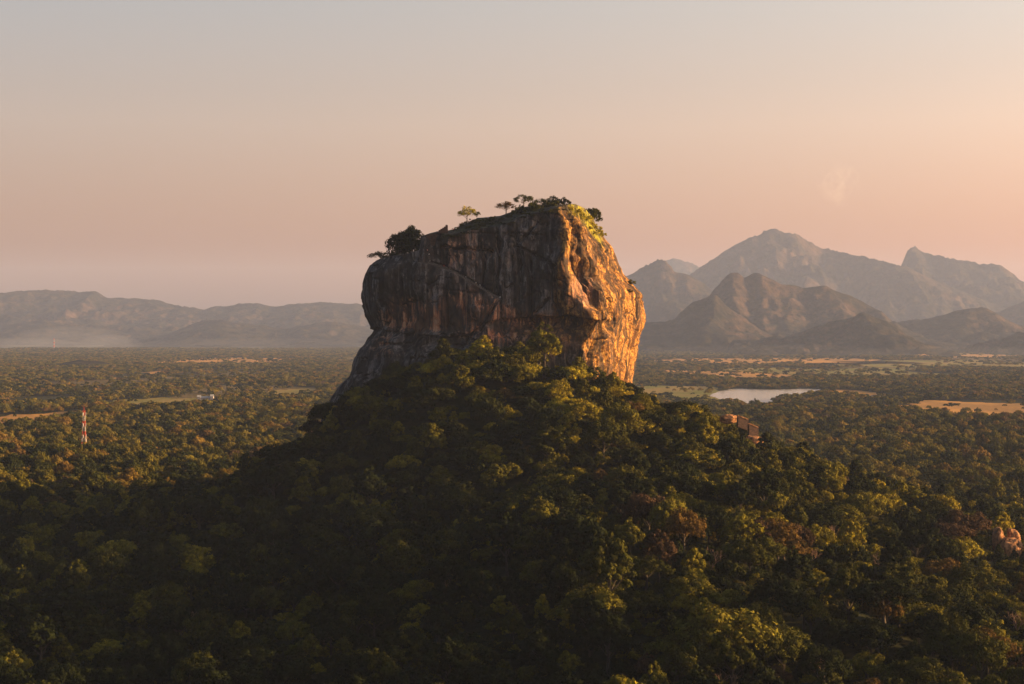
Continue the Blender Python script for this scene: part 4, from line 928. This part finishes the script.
# ------------------------------------------------------------------ haze
bm = bmesh.new(); bmesh.ops.create_cube(bm, size=1)
hm = bpy.data.meshes.new('haze'); bm.to_mesh(hm); bm.free(); hz = link('haze', hm)
hz.scale = (32000, 24500, 1004); hz.location = (0, 24500 / 2 - 600, 1004 / 2 - 4)
m = bpy.data.materials.new('haze'); m.use_nodes = True; t_ = m.node_tree; t_.nodes.remove(t_.nodes['Principled BSDF'])
pv = t_.nodes.new('ShaderNodeVolumePrincipled'); pv.inputs['Density'].default_value = 2.7e-5; pv.inputs['Color'].default_value = (.48, .62, 1.0, 1); pv.inputs['Anisotropy'].default_value = .1
t_.links.new(pv.outputs[0], t_.nodes['Material Output'].inputs['Volume']); hm.materials.append(m)
tag(hz, kind='stuff')

def mist(px_, d, hw_px, ht, thick, dens):
    bm = bmesh.new(); bmesh.ops.create_icosphere(bm, subdivisions=4, radius=1); me = bpy.data.meshes.new('mist'); bm.to_mesh(me); bm.free()
    o = link('mist', me); o.location = ((px_ - 512) * d / F, d, 6); o.scale = (hw_px * d / F, thick, ht)
    m = bpy.data.materials.new('mist'); m.use_nodes = True; t_ = m.node_tree; t_.nodes.remove(t_.nodes['Principled BSDF'])
    p_ = t_.nodes.new('ShaderNodeVolumePrincipled'); p_.inputs['Density'].default_value = dens; p_.inputs['Color'].default_value = (.8, .86, 1, 1)
    t_.links.new(p_.outputs[0], t_.nodes['Material Output'].inputs['Volume']); me.materials.append(m); tag(o, kind='stuff')
mist(70, 10200, 55, 130, 900, 5e-5); mist(110, 9600, 26, 80, 600, 7e-5); mist(20, 9800, 60, 60, 600, 6e-5); mist(250, 9800, 130, 60, 600, 3e-5); mist(760, 6900, 150, 45, 400, 4e-5); mist(960, 6700, 130, 40, 400, 4e-5)
# faint cloud above the right mountains
bm = bmesh.new(); bmesh.ops.create_icosphere(bm, subdivisions=4, radius=1); me = bpy.data.meshes.new('clouds'); bm.to_mesh(me); bm.free()
o = link('clouds', me); o.location = W(838, 183, 27000); o.scale = (380, 300, 420); o.rotation_euler.y = R(-18)
m = bpy.data.materials.new('wispy_cloud'); m.use_nodes = True; t_ = m.node_tree; t_.nodes.remove(t_.nodes['Principled BSDF'])
p_ = t_.nodes.new('ShaderNodeVolumePrincipled'); p_.inputs['Color'].default_value = (1, 1, 1, 1)
tc_ = t_.nodes.new('ShaderNodeTexCoord'); nz = t_.nodes.new('ShaderNodeTexNoise'); nz.inputs['Scale'].default_value = 1.6; nz.inputs['Detail'].default_value = 5; nz.inputs['Distortion'].default_value = .8
ln = t_.nodes.new('ShaderNodeVectorMath'); ln.operation = 'LENGTH'; f1 = t_.nodes.new('ShaderNodeMapRange'); f1.inputs['From Min'].default_value = 1; f1.inputs['From Max'].default_value = .2
f2 = t_.nodes.new('ShaderNodeMapRange'); f2.inputs['From Min'].default_value = .5; f2.inputs['From Max'].default_value = .75; f2.inputs['To Max'].default_value = 1.1e-3; mu = t_.nodes.new('ShaderNodeMath'); mu.operation = 'MULTIPLY'
t_.links.new(tc_.outputs['Object'], nz.inputs['Vector']); t_.links.new(tc_.outputs['Object'], ln.inputs[0]); t_.links.new(ln.outputs['Value'], f1.inputs[0]); t_.links.new(nz.outputs[0], f2.inputs[0])
t_.links.new(f1.outputs[0], mu.inputs[0]); t_.links.new(f2.outputs[0], mu.inputs[1]); t_.links.new(mu.outputs[0], p_.inputs['Density']); t_.links.new(p_.outputs[0], t_.nodes['Material Output'].inputs['Volume']); me.materials.append(m); tag(o, kind='stuff')
